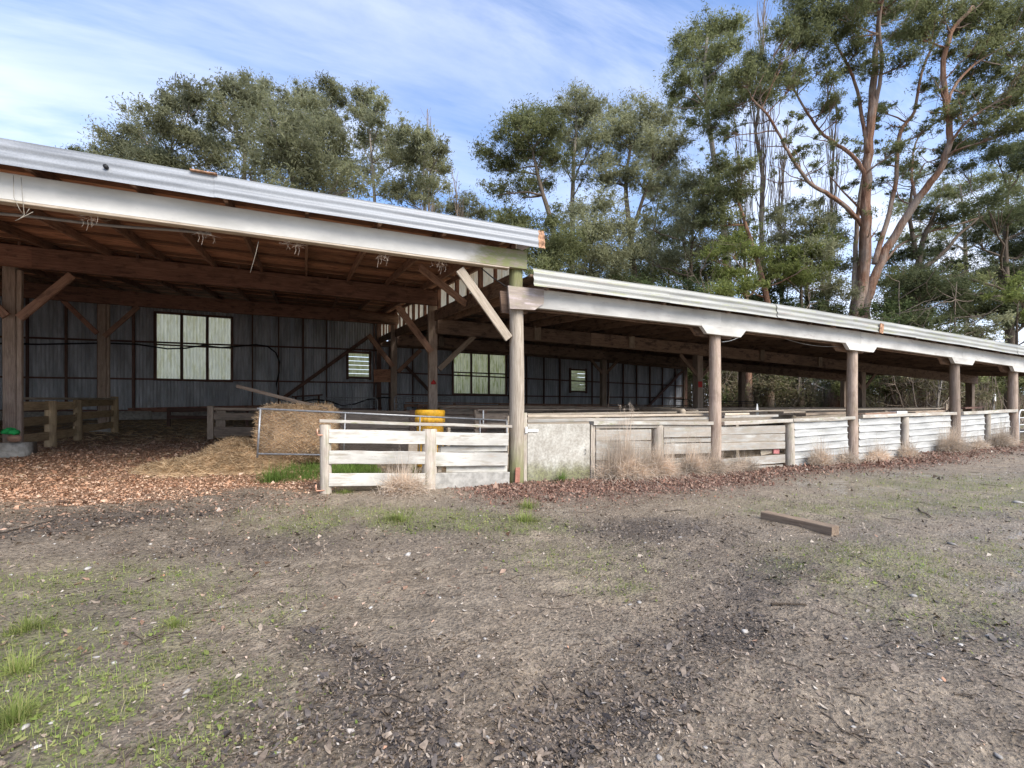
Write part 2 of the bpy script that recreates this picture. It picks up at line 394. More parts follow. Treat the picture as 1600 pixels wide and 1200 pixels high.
M['pale_wood'] = wood('pale_timber', (.27, .21, .15), (.46, .38, .29), (.58, .50, .40), .2, (.2, .14, .1), .15)
M['yellow_post'] = wood('tan_round_post', (.30, .20, .11), (.46, .33, .19), (.58, .43, .26), .2)
M['pen_wood'] = wood('pen_rail_timber', (.19, .14, .10), (.34, .26, .19), (.47, .37, .28), .3)
M['sleeper'] = wood('dark_sleeper_timber', (.11, .075, .05), (.20, .145, .10), (.29, .22, .155), .3)
M['grey_board'] = paint('worn_white_boards', (.48, .46, .41), (.36, .31, .25), (.44, .62), .15)
M['white_fence'] = paint('white_fence_paint', (.58, .55, .485), (.36, .31, .25), (.53, .68), .25, 14, .34)
M['cap_rail'] = paint('mossy_cap_rail', (.60, .57, .50), (.42, .36, .29), (.46, .62), .7)
M['fascia'] = paint('fascia_paint', (.66, .63, .565), (.36, .28, .24), (.66, .80), .06, 10, .22, (-1.1, -.55))
M['fascia_low'] = paint('low_fascia_paint', (.66, .63, .565), (.34, .27, .25), (.60, .76), .08, 10, .28)
M['peeled'] = paint('peeled_pink_paint', (.60, .50, .47), (.33, .27, .22), (.42, .58), .5)
M['flashing'] = metal_sheet('galvanised_flashing', (.29, .30, .31), .16, 0, .55, .3, (.5, 6, 6), .3)
M['flashing_low'] = metal_sheet('lichen_flashing', (.36, .355, .32), .38, .7, .55, .2, (.35, 5, 5), .3)
M['wall_iron'] = metal_sheet('wall_iron', (.51, .53, .56), .06, 0, .6, .15, (2.2, 2, .35), .4, ((.27, .27, .27), .5))
M['roof_iron'] = metal_sheet('roof_iron', (.42, .41, .40), .35, .1, .55, .3, (2, 2, .5), .3)
M['roof_under'] = metal_sheet('rusty_roof_iron', (.30, .235, .19), .7, 0, .75, .1, (2, 2, .5), .5)
M['fence_iron'] = metal_sheet('white_fence_iron', (.46, .455, .425), .10, .18, .65, .0, (.9, 5, 5), .3)
M['rust'] = plain('rust', (.34, .19, .11), .85, .6, 0, 22)
M['concrete'] = plain('old_concrete', (.36, .34, .30), .9, .25, 0, 9, .2, .4)
M['pipe'] = plain('galvanised_pipe', (.30, .30, .30), .45, .2, .5, 20)
M['dark_pipe'] = plain('dark_steel_pipe', (.06, .055, .055), .55, .3, .3, 15)
M['wire'] = plain('wire', (.28, .27, .26), .5, .2, .4)
M['black'] = plain('black_rubber', (.015, .015, .016), .6, .2)
M['yellow'] = plain('yellow_plastic', (.78, .41, .03), .5, .32, 0, 9)
M['red_paint'] = plain('red_paint', (.45, .03, .025), .6, .2, 0, 30)
M['red_patch'] = plain('faded_red', (.42, .16, .15), .8, .25, 0, 18)
M['terracotta'] = plain('red_brown_paint', (.36, .16, .11), .8, .2, 0, 18)
M['copper'] = plain('copper_pin', (.55, .30, .2), .5, .2, .3)
M['white'] = plain('white_plastic', (.75, .75, .72), .5, .08)
M['green_cloth'] = plain('green_cloth', (.03, .30, .08), .9, .4, 0, 12, .1, .5)
M['twine'] = plain('twine', (.30, .265, .21), .9, .2)
M['cable_grey'] = plain('grey_conduit', (.32, .31, .30), .6, .15)
M['log'] = wood('log_wood', (.2, .155, .11), (.36, .29, .215), (.48, .4, .31), .3)
def m_ply():
    t = NT('mossy_ply'); c = t.coord('Object', (1, 1, 1), False); n = t.noise(c, 3.2, 8, .68); f = t.noise(c, 26, 6, .7)
    col = t.ramp(n, (.3, (.30, .27, .22)), (.5, (.42, .39, .33)), (.7, (.55, .53, .46)))
    col = t.val(col, t.step(f, .3, .7, .82, 1.12))
    s = t.N('ShaderNodeSeparateXYZ'); t.l.new(t.N('ShaderNodeTexCoord').outputs['Object'], s.inputs[0])
    low = t.step(t.math('ADD', s.outputs[2], t.math('MULTIPLY', t.math('SUBTRACT', n, .5), .5)), -.05, -.42)
    col = t.mix(t.math('MULTIPLY', low, .85), col, t.ramp(f, (.35, (.11, .10, .065)), (.6, (.22, .22, .09))))
    return t.fin(col, .9, f, .2, .004)
M['ply'] = m_ply()
def m_glaze(name, base, alg, amt):
    t = NT(name); c = t.coord('Object', (5, 5, .9)); n = t.noise(c, 1.5, 7, .65); g = t.noise(t.coord('Object', (9, 9, 1.2)), 1.3, 5, .6)
    col = t.val(base, t.step(g, .3, .7, .82, 1.05)); col = t.mix(t.step(n, .44, .66, 0, amt), col, alg)
    m = t.fin(col, .5); t.translucent(col, .92); return m
M['glaze'] = m_glaze('fibreglass_sheet', (.98, .92, .64), (.58, .52, .18), .5)
M['glaze_green'] = m_glaze('mossy_fibreglass_sheet', (.93, .87, .50), (.44, .44, .11), .8)
M['glaze_warm'] = m_glaze('warm_fibreglass_sheet', (.93, .84, .60), (.6, .36, .12), .5)
M['louvre'] = m_glaze('louvre_glass', (.93, .92, .70), (.5, .52, .2), .45)
def m_bark(name, cols, sc=(7, 7, .7)):
    t = NT(name); n = t.noise(t.coord('World', sc, False), 1.4, 10, .74, .4); p = t.noise(t.coord('World', (1, 1, .5), False), .55, 4, .6)
    col = t.ramp(n, (.3, cols[0]), (.5, cols[1]), (.68, cols[2])); col = t.mix(t.step(p, .42, .62), col, t.mix(.55, col, cols[3]))
    return t.fin(col, .9, n, 1.0, .12, 0, .15)
M['bark_red'] = m_bark('stringy_red_bark', ((.05, .028, .018), (.22, .115, .07), (.38, .235, .155), (.40, .35, .29)))
M['bark_grey'] = m_bark('smooth_grey_bark', ((.15, .13, .11), (.30, .27, .23), (.42, .39, .34), (.24, .17, .12)))
M['bark_brown'] = m_bark('brown_bark', ((.07, .05, .036), (.15, .115, .085), (.24, .19, .145), (.12, .09, .065)))
M['twig'] = m_bark('dry_twigs', ((.14, .105, .08), (.25, .20, .155), (.34, .29, .235), (.2, .15, .11)))
M['leaf_gum'] = leafmat('gum_leaf_olive', ((.19, .195, .105), (.23, .234, .13), (.265, .266, .155), (.30, .298, .185)))
M['leaf_gum_pale'] = leafmat('gum_leaf_pale', ((.19, .195, .10), (.23, .234, .122), (.265, .265, .15), (.30, .295, .185)))
M['leaf_gum_dark'] = leafmat('gum_leaf_green', ((.14, .155, .065), (.185, .198, .082), (.22, .232, .105), (.26, .265, .135)))
M['leaf_bright'] = leafmat('leaf_bright_green', ((.12, .145, .04), (.155, .185, .052), (.195, .22, .068), (.23, .25, .09)))
M['leaf_conifer'] = leafmat('conifer_green', ((.065, .08, .036), (.09, .105, .048), (.115, .13, .06), (.15, .158, .08)), .4)
M['leaf_shrub'] = leafmat('shrub_dark_green', ((.06, .088, .034), (.09, .12, .045), (.12, .148, .058), (.165, .18, .085)), .45)
M['leaf_brush'] = leafmat('dry_brush', ((.15, .125, .08), (.2, .165, .105), (.15, .155, .075), (.26, .215, .145)), .35)
M['grass'] = leafmat('grass_blades', ((.15, .20, .05), (.205, .255, .065), (.27, .30, .095), (.37, .34, .15)), .3, .6, 3)
M['grass_lush'] = leafmat('lush_grass', ((.085, .145, .03), (.12, .19, .04), (.17, .235, .06)), .3, .6, 3)
M['dry_grass'] = leafmat('dry_grass', ((.46, .37, .28), (.57, .47, .37), (.64, .55, .45), (.50, .40, .30)), .3, .7, 2)
M['hay'] = leafmat('hay_strands', ((.33, .22, .12), (.47, .335, .195), (.58, .435, .275), (.40, .26, .14)), .15, .8, 4)
M['chips'] = flakemat('orange_wood_chips', ((.26, .13, .075), (.42, .235, .14), (.52, .32, .205), (.60, .43, .31), (.34, .165, .085)))
M['redleaf'] = flakemat('red_brown_leaves', ((.11, .065, .05), (.22, .115, .08), (.30, .165, .115), (.39, .26, .19), (.18, .12, .092), (.26, .125, .08)))
M['flake'] = flakemat('bark_flakes', ((.10, .073, .05), (.175, .131, .092), (.235, .18, .13), (.28, .218, .158), (.13, .096, .067), (.19, .144, .103), (.33, .262, .194)), .33, .5)
M['paleflake'] = flakemat('pale_leaf_bits', ((.42, .36, .29), (.33, .25, .18), (.52, .47, .40), (.40, .20, .11)))
M['pebble'] = flakemat('pebbles', ((.30, .28, .25), (.42, .39, .35), (.22, .20, .18), (.50, .47, .42)), .6)
M['flake_dark'] = flakemat('wet_black_bark', ((.035, .027, .022), (.065, .051, .042), (.10, .08, .066), (.15, .122, .10), (.05, .04, .033)), .45, .5)
M['chips_dull'] = flakemat('dull_brown_chips', ((.12, .07, .045), (.22, .13, .085), (.32, .20, .135), (.42, .29, .21), (.16, .10, .072)))

# ------------------------------------------------------------------ ground
def gblob(x, y, px, py, rx, ry=None, e=1.0):
    a, b = on_ground(px, py); ry = ry or rx
    u = (x - a) * CT - (y - b) * ST; v = (x - a) * ST + (y - b) * CT
    return np.exp(-((u / rx) ** 2 + (v / ry) ** 2) * e)
def zones(x, y):
    x = np.asarray(x, float); y = np.asarray(y, float)
    n1 = fbm(x, y, .9, 41, 4); n2 = fbm(x, y, 2.6, 52, 3); n3 = fbm(x, y, .4, 63, 3)
    sm = lambda v, a, b: np.clip((v - a) / (b - a), 0, 1) ** 2 * (3 - 2 * np.clip((v - a) / (b - a), 0, 1))
    chips = sm(y + 1.6 * (n1 - .5), .15, 1.0) * sm(-3.3 - x + 1.2 * (n1 - .5), -.3, .7) * sm(13 - y, 0, 6)
    straw = sm(y, 1.6, 2.4) * (sm(x, -6.6, -5.4) * sm(6.4 - y, 0, 2) * sm(-2.6 - x, 0, 1) + .6 * sm(y, 7, 11) * sm(-x, 0, .5))
    red = sm(x, -1.6, -.4) * np.exp(-((y + np.where(x < 5, .75, .5) + .25 * np.sin(x * .7)) / (np.where(x < 5, 1.0, .72) + .8 * (n1 - .4))) ** 2) * np.where(x > 6, .75, 1.0) * sm(26 - x, 0, 6)
    g = 0
    for (px, py, rx, ry, s) in ((110, 915, 1.0, .45, 1.5), (60, 1130, .7, .5, 1.5), (210, 1140, .4, .3, .7), (30, 1010, .35, .35, 1.0), (200, 1010, .5, .3, .4), (590, 806, 1.25, .5, 1.7), (690, 812, .7, .35, 1.3), (810, 822, .5, .4, 1.3),
                                (470, 822, .5, .35, .5), (900, 870, .7, .6, .4), (1250, 800, .9, .45, .5), (1450, 790, 2.4, .7, .8), (1570, 760, 2.5, 1.2, 1.0), (1350, 870, .7, .4, .6), (1420, 900, .8, .45, .5), (1560, 860, .9, .5, .5), (1480, 960, .6, .35, .5), (1300, 900, .5, .4, .5), (970, 920, .25, .15, .6), (330, 960, .7, .3, .5)):
        g = g + s * gblob(x, y, px, py, rx, ry)
    g = g + .45 * sm(x, 16, 24) * sm(-y, -4, 0) + sm(y, 19, 24) * .5
    inside = sm(y, .9, 1.5) * sm(-2.2 - x, -.2, .3) * sm(x, -4.5, -4) * sm(3.2 - y, 0, .6)
    green = np.clip(g * sm(n2 + .35 * n1, .30, .68) * 1.7 * (.5 + .5 * sm(fbm(x, y, 6.5, 87, 3), .36, .6)) + inside, 0, 1)
    d = 1.0 * rut(x, y)
    for (px, py, rx, ry, s) in ((985, 822, .75, .5, 1.0), (1060, 815, .4, .3, .8), (600, 1090, .4, .3, .8), (330, 850, 1.6, .5, .45), (150, 815, 1.4, .45, .7), (1480, 1000, .8, .3, .5), (640, 820, .6, .3, .2), (1100, 1000, .3, .2, .6), (420, 1150, .35, .25, .5)):
        d = d + s * gblob(x, y, px, py, rx, ry)
    dark = np.clip(d * (.35 + .65 * sm(n2, .25, .6)) * 1.35 + .35 * sm(n3, .5, .7), 0, 1)
    wet = np.clip(sm(x + .55 * y, -4.6, .5) * sm(-y, .6, 2.5) * sm(n1, .35, .6), 0, 1)
    chips = np.clip(chips, 0, 1); straw = np.clip(straw, 0, 1)
    return dict(chips=chips, straw=straw, red=np.clip(red, 0, 1), green=green, dark=dark, wet=wet)

def axis_points(c, lo, hi, s0, flat, grow):
    out = [c]
    for sg, lim in ((1, hi), (-1, lo)):
        p = c; pts = []
        while (p < lim) if sg > 0 else (p > lim):
            st = s0 if abs(p - c) < flat else max(s0, s0 + (abs(p - c) - flat) * grow)
            p += sg * st; pts.append(p)
        out = out + pts if sg > 0 else pts[::-1] + out
    return np.array(out)
gx = axis_points(CX + .8, -420, 480, .026, 1.7, .033); gy = axis_points(CY + 2.2, -40, 620, .026, 1.4, .03)
GX, GY = np.meshgrid(gx, gy, indexing='ij')
GZ = ground_z(GX, GY)
GV = np.stack([GX, GY, GZ], -1).reshape(-1, 3)
ii, jj = np.meshgrid(np.arange(len(gx) - 1), np.arange(len(gy) - 1), indexing='ij'); w_ = len(gy); b_ = (ii * w_ + jj).ravel()
gme = make_mesh('ground', GV, np.stack([b_, b_ + w_, b_ + w_ + 1, b_ + 1], -1), None, True)
zz = zones(GX.ravel(), GY.ravel())
for nm, (a, b, c) in (('zone_a', ('chips', 'red', 'green')), ('zone_b', ('dark', 'wet', 'straw'))):
    at = gme.color_attributes.new(nm, 'FLOAT_COLOR', 'POINT')
    at.data.foreach_set('color', np.stack([zz[a], zz[b], zz[c], np.ones(len(GV))], -1).astype(np.float32).ravel())
def m_ground():
    t = NT('yard_earth'); c = t.coord('World', (1, 1, 1), False)
    n0 = t.noise(c, .55, 5, .6); n1 = t.noise(c, 3.5, 8, .68); n2 = t.noise(c, 22, 8, .72, .3); n3 = t.noise(c, 90, 5, .7); v = t.voro(c, 42, 'Distance')
    col = t.ramp(n1, (.3, (.19, .145, .098)), (.5, (.29, .226, .158)), (.7, (.38, .305, .218)))
    col = t.mix(t.step(n0, .4, .65, 0, .5), col, (.235, .19, .142))
    col = t.val(col, t.step(n2, .3, .7, .48, 1.42))
    za, zb = t.N('ShaderNodeSeparateColor'), t.N('ShaderNodeSeparateColor')
    t.l.new(t.attr('zone_a').outputs['Color'], za.inputs[0]); t.l.new(t.attr('zone_b').outputs['Color'], zb.inputs[0])
    col = t.mix(t.math('MULTIPLY', zb.outputs[0], .88), col, t.ramp(n2, (.35, (.055, .043, .034)), (.65, (.155, .122, .095))))
    col = t.mix(t.math('MULTIPLY', za.outputs[0], .85), col, t.ramp(n2, (.3, (.10, .05, .028)), (.5, (.27, .14, .075)), (.7, (.40, .24, .145))))
    col = t.mix(t.math('MULTIPLY', zb.outputs[2], .8), col, t.ramp(n2, (.3, (.11, .075, .04)), (.5, (.24, .165, .085)), (.7, (.36, .26, .14))))
    col = t.mix(t.math('MULTIPLY', za.outputs[1], .8), col, t.ramp(n2, (.3, (.06, .034, .026)), (.55, (.14, .07, .048)), (.7, (.23, .125, .085))))
    gm = t.math('MULTIPLY', za.outputs[2], t.step(n2, .38, .6, .05, .6))
    col = t.mix(gm, col, t.ramp(n3, (.3, (.10, .125, .03)), (.7, (.22, .235, .075))))
    h = t.math('ADD', t.math('MULTIPLY', n2, .8), t.math('ADD', t.math('MULTIPLY', n3, .35), t.math('MULTIPLY', v, .5)))
    wetm = t.math('MULTIPLY', zb.outputs[1], t.step(n1, .40, .6))
    damp = t.step(t.noise(c, 1.7, 6, .65), .42, .62); rough = t.math('SUBTRACT', t.math('SUBTRACT', .80, t.math('MULTIPLY', damp, .30)), t.math('MULTIPLY', wetm, .38))
    col = t.val(col, t.math('SUBTRACT', t.step(wetm, 0, 1, 1.0, .88), t.math('MULTIPLY', damp, .16)))
    t.put(t.math('MULTIPLY', t.math('MULTIPLY', wetm, t.step(n2, .36, .56)), .75), t.b.inputs['Coat Weight']); t.b.inputs['Coat Roughness'].default_value = .16; t.b.inputs['Coat IOR'].default_value = 1.38
    return t.fin(col, rough, h, 1.0, .036, 0, .5)
tag(place('ground', gme, m_ground()), 'muddy grey brown yard of earth and trodden bark', None, None, 'structure')

# ------------------------------------------------------------------ shed geometry shared by walls, beams and roofs
def zt(y): return 4.34 + .108 * y                                     # underside of the tall roof's rafters
def droop(u): return float(np.interp(u, [0, 5, 10, 15, 19.4, 32], [0, .03, .11, .24, .37, .72]))
def zl(u, y): return 3.62 - droop(u) + .088 * y                        # underside of the low roof's rafters
def ridge_mesh(name, L, H, pitch, amp, seg=8, nx=6, wobble=0.0, seed=0, lap=0.0):
    """Sheet whose corrugations run along local X (length L) and wave over local Z (height H)."""
    nz = max(4, int(round(H / pitch * seg))) + 1
    x = np.linspace(-L / 2, L / 2, nx + 1); z = np.linspace(-H / 2, H / 2, nz)
    X, Z = np.meshgrid(x, z, indexing='ij')
    Y = amp * np.sin(2 * np.pi * Z / pitch + .8)
    if wobble: Y = Y + wobble * (vnoise(X + seed * 3.1, Z * 2 + seed * 1.7, .9, 5) - .5); Z = Z + .4 * wobble * (vnoise(X + seed, Z * 0, 1.3, 9) - .5)
    V = np.stack([X, Y, Z], -1).reshape(-1, 3)
    i, j = np.meshgrid(np.arange(nx), np.arange(nz - 1), indexing='ij'); b = (i * nz + j).ravel()
    return make_mesh(name, V, np.stack([b, b + nz, b + nz + 1, b + 1], -1), None, True)
def sheet_between(name, p0, p1, H, pitch, amp, m, parent, tilt=0.0, **kw):
    Mx, L = frame(p0, p1, tilt)
    return place(name, ridge_mesh(name, L, H, pitch, amp, **kw), m, Mx, parent)
def share(o, name, Mx, parent):
    c = o.copy(); c.name = name; COL.objects.link(c); WM[c.name] = Mx.copy(); c.parent = parent
    c.matrix_basis = WM[parent.name].inverted() @ Mx
    return c

tall = thing('cattle_shed', (-9.75, 9, 0), 'tall open timber shed with white front beam and corrugated iron back wall', 'shed')
lowb = thing('sheep_shed', (16, 9, 0), 'long low open shed with drooping white front beam on round posts', 'shed')
TX0 = -19.5

# ---- tall shed: posts on plinths
def plinth(parent, x, y, zb, zt_, w, d, name='concrete_plinth'):
    mb = MB(); mb.box((x, y, (zb - .25 + zt_) / 2), (w, d, zt_ - zb + .25)); return mb.build(name, M['concrete'], parent, (x, y, zt_))
for (x, y, w, nm, mt) in ((-9.665, 6.1, .225, 'square_post', 'brown_post'), (-10.18, 13.0, .24, 'square_post', 'brown_post'), (-.05, 6.1, .27, 'square_post', 'brown_post'), (-.05, 13.0, .26, 'square_post', 'brown_post'), (TX0 + .2, 6.1, .3, 'square_post', 'brown_post'), (TX0 + .2, 13.0, .3, 'square_post', 'brown_post')):
    g = gz(x, y); pt = g + (.30 if x < -5 else .1)
    p = bar(nm, (x, y, pt), (x, y, zt(y) - .05), w * .6, w, M[mt], tall, n=6, warp=.006, bev=.012)
    if x < -5: plinth(p, x + .03, y, g, pt, .62, .58)
    if -10.2 < x < -5:
        bar('packing_post', (x + w / 2 + .045, y + .01, pt), (x + w / 2 + .045, y + .01, zt(y) - .5), .11, .085, M['brown_post'], tall, bev=.01)
    if (x, y) in ((-9.72, 6.1), (-.05, 6.1)):
        zc = at_y(*((22, 583) if x < -5 else (678, 597)), y - w / 2).z; xc = at_y(*((22, 583) if x < -5 else (678, 597)), y - w / 2).x
        mb = MB(); yy = y - w * .6 / 2 - .006; s = .075 if x < -5 else .085
        pts = [(-1, -.7), (-.4, -.85), (.3, -.8), (1, -.62), (.85, .1), (.35, .6), (.05, 1.05), (-.35, .5), (-.85, 0)]
        V = [(xc + a * s, yy, zc + b * s) for a, b in pts] + [(xc + a * s, yy + .012, zc + b * s) for a, b in pts]
        n_ = len(pts); mb.add(V + [(xc, yy - .002, zc)], [(i, (i + 1) % n_, n_ + (i + 1) % n_, n_ + i) for i in range(n_)], [(2 * n_, (i + 1) % n_, i) for i in range(n_)])
        mb.build('red_paint_mark', M['red_paint'], p)
g = gz(0, 0)
P0z = zt(0) + .0
p0post = pole('round_post', (.03, .02, -.3), (.03, .02, 4.33), .15, .125, M['mossy_post'], tall, 16, 11)
pole('round_post', (-9.78, .02, -.3), (-9.78, .02, 4.33), .15, .125, M['grey_post'], tall, 16, 11)
pole('round_post', (TX0 + .1, .02, -.3), (TX0 + .1, .02, 4.33), .15, .125, M['grey_post'], tall, 16, 11)
brd('red_board', (805, 730.5, 754), (812, 730.5, 754), -.155, .03, M['terracotta'], tall)
# beams
bar('front_beam', (TX0, -.13, 4.085), (.16, -.13, 4.115), .09, .335, M['fascia'], tall, n=14, warp=.004)
bar('front_beam_ledge', (TX0, -.12, 3.90), (-.2, -.12, 3.93), .13, .03, M['pale_wood'], tall, n=10)
bar('inner_beam', (TX0, .14, 4.17), (.1, .14, 4.19), .07, .31, M['beam'], tall, n=10)
bar('cross_beam', (TX0, 5.92, 4.79), (-9.0, 5.92, 4.77), .12, .47, M['beam'], tall, n=9)
bar('cross_beam', (-9.2, 5.90, 4.76), (.05, 5.90, 4.77), .12, .46, M['beam'], tall, n=9, cut1=0)
bar('cross_beam', (TX0, 12.82, 5.40), (-9.6, 12.82, 5.39), .12, .50, M['beam'], tall, n=9)
bar('cross_beam', (-9.6, 12.80, 5.38), (.1, 12.80, 5.41), .12, .50, M['beam'], tall, n=9)
pole('corbel_log', (-1.9, 12.72, 5.5), (.1, 12.62, 5.36), .22, .2, M['rafter'], tall)
# braces from the photo, on their row planes
def brace(a, b, y, W, H, m, parent, **kw):
    return bar('brace', at_y(*a, y), at_y(*b, y), W, H, m, parent, **kw)
brace((718, 421), (795, 529), -.05, .05, .165, M['pale_wood'], tall)
brace((113, 430), (30, 497), 5.86, .07, .17, M['rafter'], tall)
brace((-60, 430), (10, 494), 5.86, .07, .17, M['rafter'], tall)
brace((95, 466), (152, 521), 12.9, .08, .15, M['beam'], tall)
brace((216, 479), (163, 526), 12.76, .08, .15, M['rafter'], tall)
brace((622, 480), (674, 550), 6.02, .07, .20, M['rafter'], tall)
brace((576, 524), (614, 573), 12.9, .08, .20, M['rafter'], tall)
# rafters with pale ends, sarking boards, roof sheets, front flashing
xs = [-.37 - 1.072 * k for k in range(18)]
for x in xs:
    if x < TX0: continue
    r = bar('rafter', (x, -.30, zt(-.30) + .085), (x, 18.2, zt(18.2) + .085), .055, .17, M['rafter'], tall, n=8, warp=.006)
    bar('rafter_end', (x, -.40, zt(-.40) + .085), (x, -.302, zt(-.302) + .085), .066, .15, M['pale_wood'], r)
for k in range(9):
    x = -.9 - 2.144 * k
    if x > TX0: bar('cleat', (x, 6.0, zt(6.0) + .06), (x + .02, 6.9, zt(6.9) - .02), .05, .16, M['rafter'], tall)
sb = None
wB = .205
for k in range(88):
    y = -.33 + k * (wB + .010); y2 = y + wB
    if y2 > 18.2: break
    Mx, L = frame((TX0, (y + y2) / 2, 0), (.15, (y + y2) / 2, 0)); sl = math.atan(.108)
    Mx = Matrix.Translation((0, 0, zt((y + y2) / 2) + .196 + random.uniform(-.011, .011))) @ Mx @ Matrix.Rotation(sl, 4, 'X')
    if sb is None: sb = place('sarking_board', bar_mesh('sarking_board', 19.65, wB, .022, n=12, warp=.003, bev=.003), M['sarking'], Mx, tall)
    else: share(sb, 'sarking_board', Mx, tall)
rs = None
for k in range(25):
    x = TX0 + .4 + k * .8
    c = Vector((x, 8.95, zt(8.95) + .235)); yd = Vector((0, 1, .108)).normalized(); zd = Vector((1, 0, 0)).cross(yd)
    Mx = basis((1, 0, 0), zd, yd, c)
    if rs is None: rs = place('roof_sheet', corr_mesh('roof_sheet', .84, 18.75, .076, .009, 4, 3), M['roof_iron'], Mx, tall)
    else: share(rs, 'roof_sheet', Mx, tall)
ends = [TX0 - .1, -15.2, -10.4, at_y(340, 300, -.42).x, .40]
for k in range(4):
    a, b = ends[k], ends[k + 1]
    if k == 3:
        b2 = b - .12
        sheet_between('edge_flashing', (a - .04, -.425, 4.435), (b2, -.425, 4.445), .335, .128, .009, M['flashing'], tall, -.10, nx=14, wobble=.012, seed=k)
        sheet_between('rusty_flashing_end', (b2 - .01, -.428, 4.445), (b, -.428, 4.446), .335, .128, .009, M['rust'], tall, -.10, nx=2)
    else: sheet_between('edge_flashing', (a, -.42 + .006 * (k % 2), 4.43), (b, -.42 + .006 * (k % 2), 4.43), .335, .128, .009, M['flashing'], tall, -.10, nx=14, wobble=.012, seed=k)
q = at_y(165, 260, -.455)
mb = MB(); mb.tube([(q.x, q.y - .012, q.z), (q.x, q.y + .03, q.z)], .028, 8); mb.build('bolt_hole', M['black'], tall)
q = at_y(318, 283, -.44); bar('rust_patch', (q.x - .16, -.40, 4.60), (q.x + .16, -.40, 4.602), .10, .02, M['rust'], tall)
# conduit along the beam
a, b = at_y(-40, 331, .6), at_y(330, 366, .6)
mb = MB(); mb.tube([a + (b - a) * t + Vector((0, 0, .012 * math.sin(t * 9))) for t in np.linspace(0, 1, 14)], .022, 8); mb.build('conduit', M['cable_grey'], tall, tuple(a), True)

# ---- back wall in upright corrugated sheets, windows let in
YB = 18.0
W1 = (-9.83, -6.82, 2.85, 5.88); W2 = (4.09, 7.38, 2.43, 4.83); L1 = (-1.60, -.46, 3.2, 4.52); L2 = (11.8, 12.99, 2.73, 4.12)
SH = {}
def wall_sheet(parent, u0, u1, z0, z1, name='wall_sheet', m=None, y=YB):
    key = (round(u1 - u0, 3), round(z1 - z0, 2), m)
    Mx = Matrix.Translation(((u0 + u1) / 2, y, (z0 + z1) / 2))
    if key in SH: return share(SH[key], name, Mx, parent)
    SH[key] = place(name, corr_mesh(name, u1 - u0 + .03, z1 - z0, .130, .019, 8, 3, .012, len(SH)), M[m or 'wall_iron'], Mx, parent)
    return SH[key]
def wall_run(parent, u0, u1, top, z0=.55):
    n = max(1, round((u1 - u0) / .82)); w = (u1 - u0) / n
    for k in range(n): wall_sheet(parent, u0 + k * w, u0 + (k + 1) * w, z0, top)
TT = 6.42
def low_top(u): return 5.14 - droop(u) * .8
wall_run(tall, TX0, W1[0], TT); wall_run(tall, W1[1], L1[0], TT); wall_run(tall, L1[1], -.02, TT)
for (w, par, top) in ((W1, tall, TT), (L1, tall, TT), (W2, lowb, 5.16), (L2, lowb, 5.05)):
    n = 3 if w[1] - w[0] > 2 else 1; s = (w[1] - w[0]) / n
    for k in range(n):
        wall_sheet(par, w[0] + k * s, w[0] + (k + 1) * s, .55, w[2])
        if top - w[3] > .05: wall_sheet(par, w[0] + k * s, w[0] + (k + 1) * s, w[3], top)
wall_run(lowb, .02, W2[0], 5.2); wall_run(lowb, W2[1], L2[0], 5.14); wall_run(lowb, L2[1], 17, 5.0); wall_run(lowb, 17, 21.3, 4.84)
def window(parent, w, n, gm):
    f = place('window', None, None, Matrix.Translation(((w[0] + w[1]) / 2, YB - .04, w[2])), parent)
    s = (w[1] - w[0]) / n; zm = w[2] + (w[3] - w[2]) * .52
    for k in range(n):
        for (a, b) in ((w[2], zm), (zm, w[3])):
            c = place('pane', corr_mesh('pane', s, b - a, .130, .014, 8, 3, .01, k), M[gm], Matrix.Translation((w[0] + s * (k + .5), YB, (a + b) / 2)), f)
    for k in range(n + 1): bar('mullion', (w[0] + s * k, YB - .07, w[2]), (w[0] + s * k, YB - .07, w[3]), .09, .11, M['frame_dark'], f)
    for z in (w[2], zm, w[3]): bar('transom', (w[0] - .05, YB - .075, z), (w[1] + .05, YB - .075, z), .075, .10 if z != zm else .07, M['frame_dark'], f)
    return f
window(tall, W1, 3, 'glaze'); window(lowb, W2, 3, 'glaze_green')
def louvre(parent, w):
    f = place('louvre_window', None, None, Matrix.Translation(((w[0] + w[1]) / 2, YB - .04, w[2])), parent)
    for x in (w[0], w[1]): bar('jamb', (x, YB - .06, w[2] - .1), (x, YB - .06, w[3] + .1), .12, .12, M['frame_dark'], f)
    for z in (w[2], w[3]): bar('rail', (w[0], YB - .065, z), (w[1], YB - .065, z), .11, .10, M['frame_dark'], f)
    n = 6; h = (w[3] - w[2]) / n
    for k in range(n):
        z = w[2] + (k + .5) * h
        Mx = Matrix.Translation(((w[0] + w[1]) / 2, YB - .02, z)) @ Matrix.Rotation(R(-22), 4, 'X')
        place('slat', bar_mesh('slat', w[1] - w[0] - .1, .012, h * .98, n=1, warp=0, bev=.003), M['louvre'], Mx, f)
louvre(tall, L1); louvre(lowb, L2)
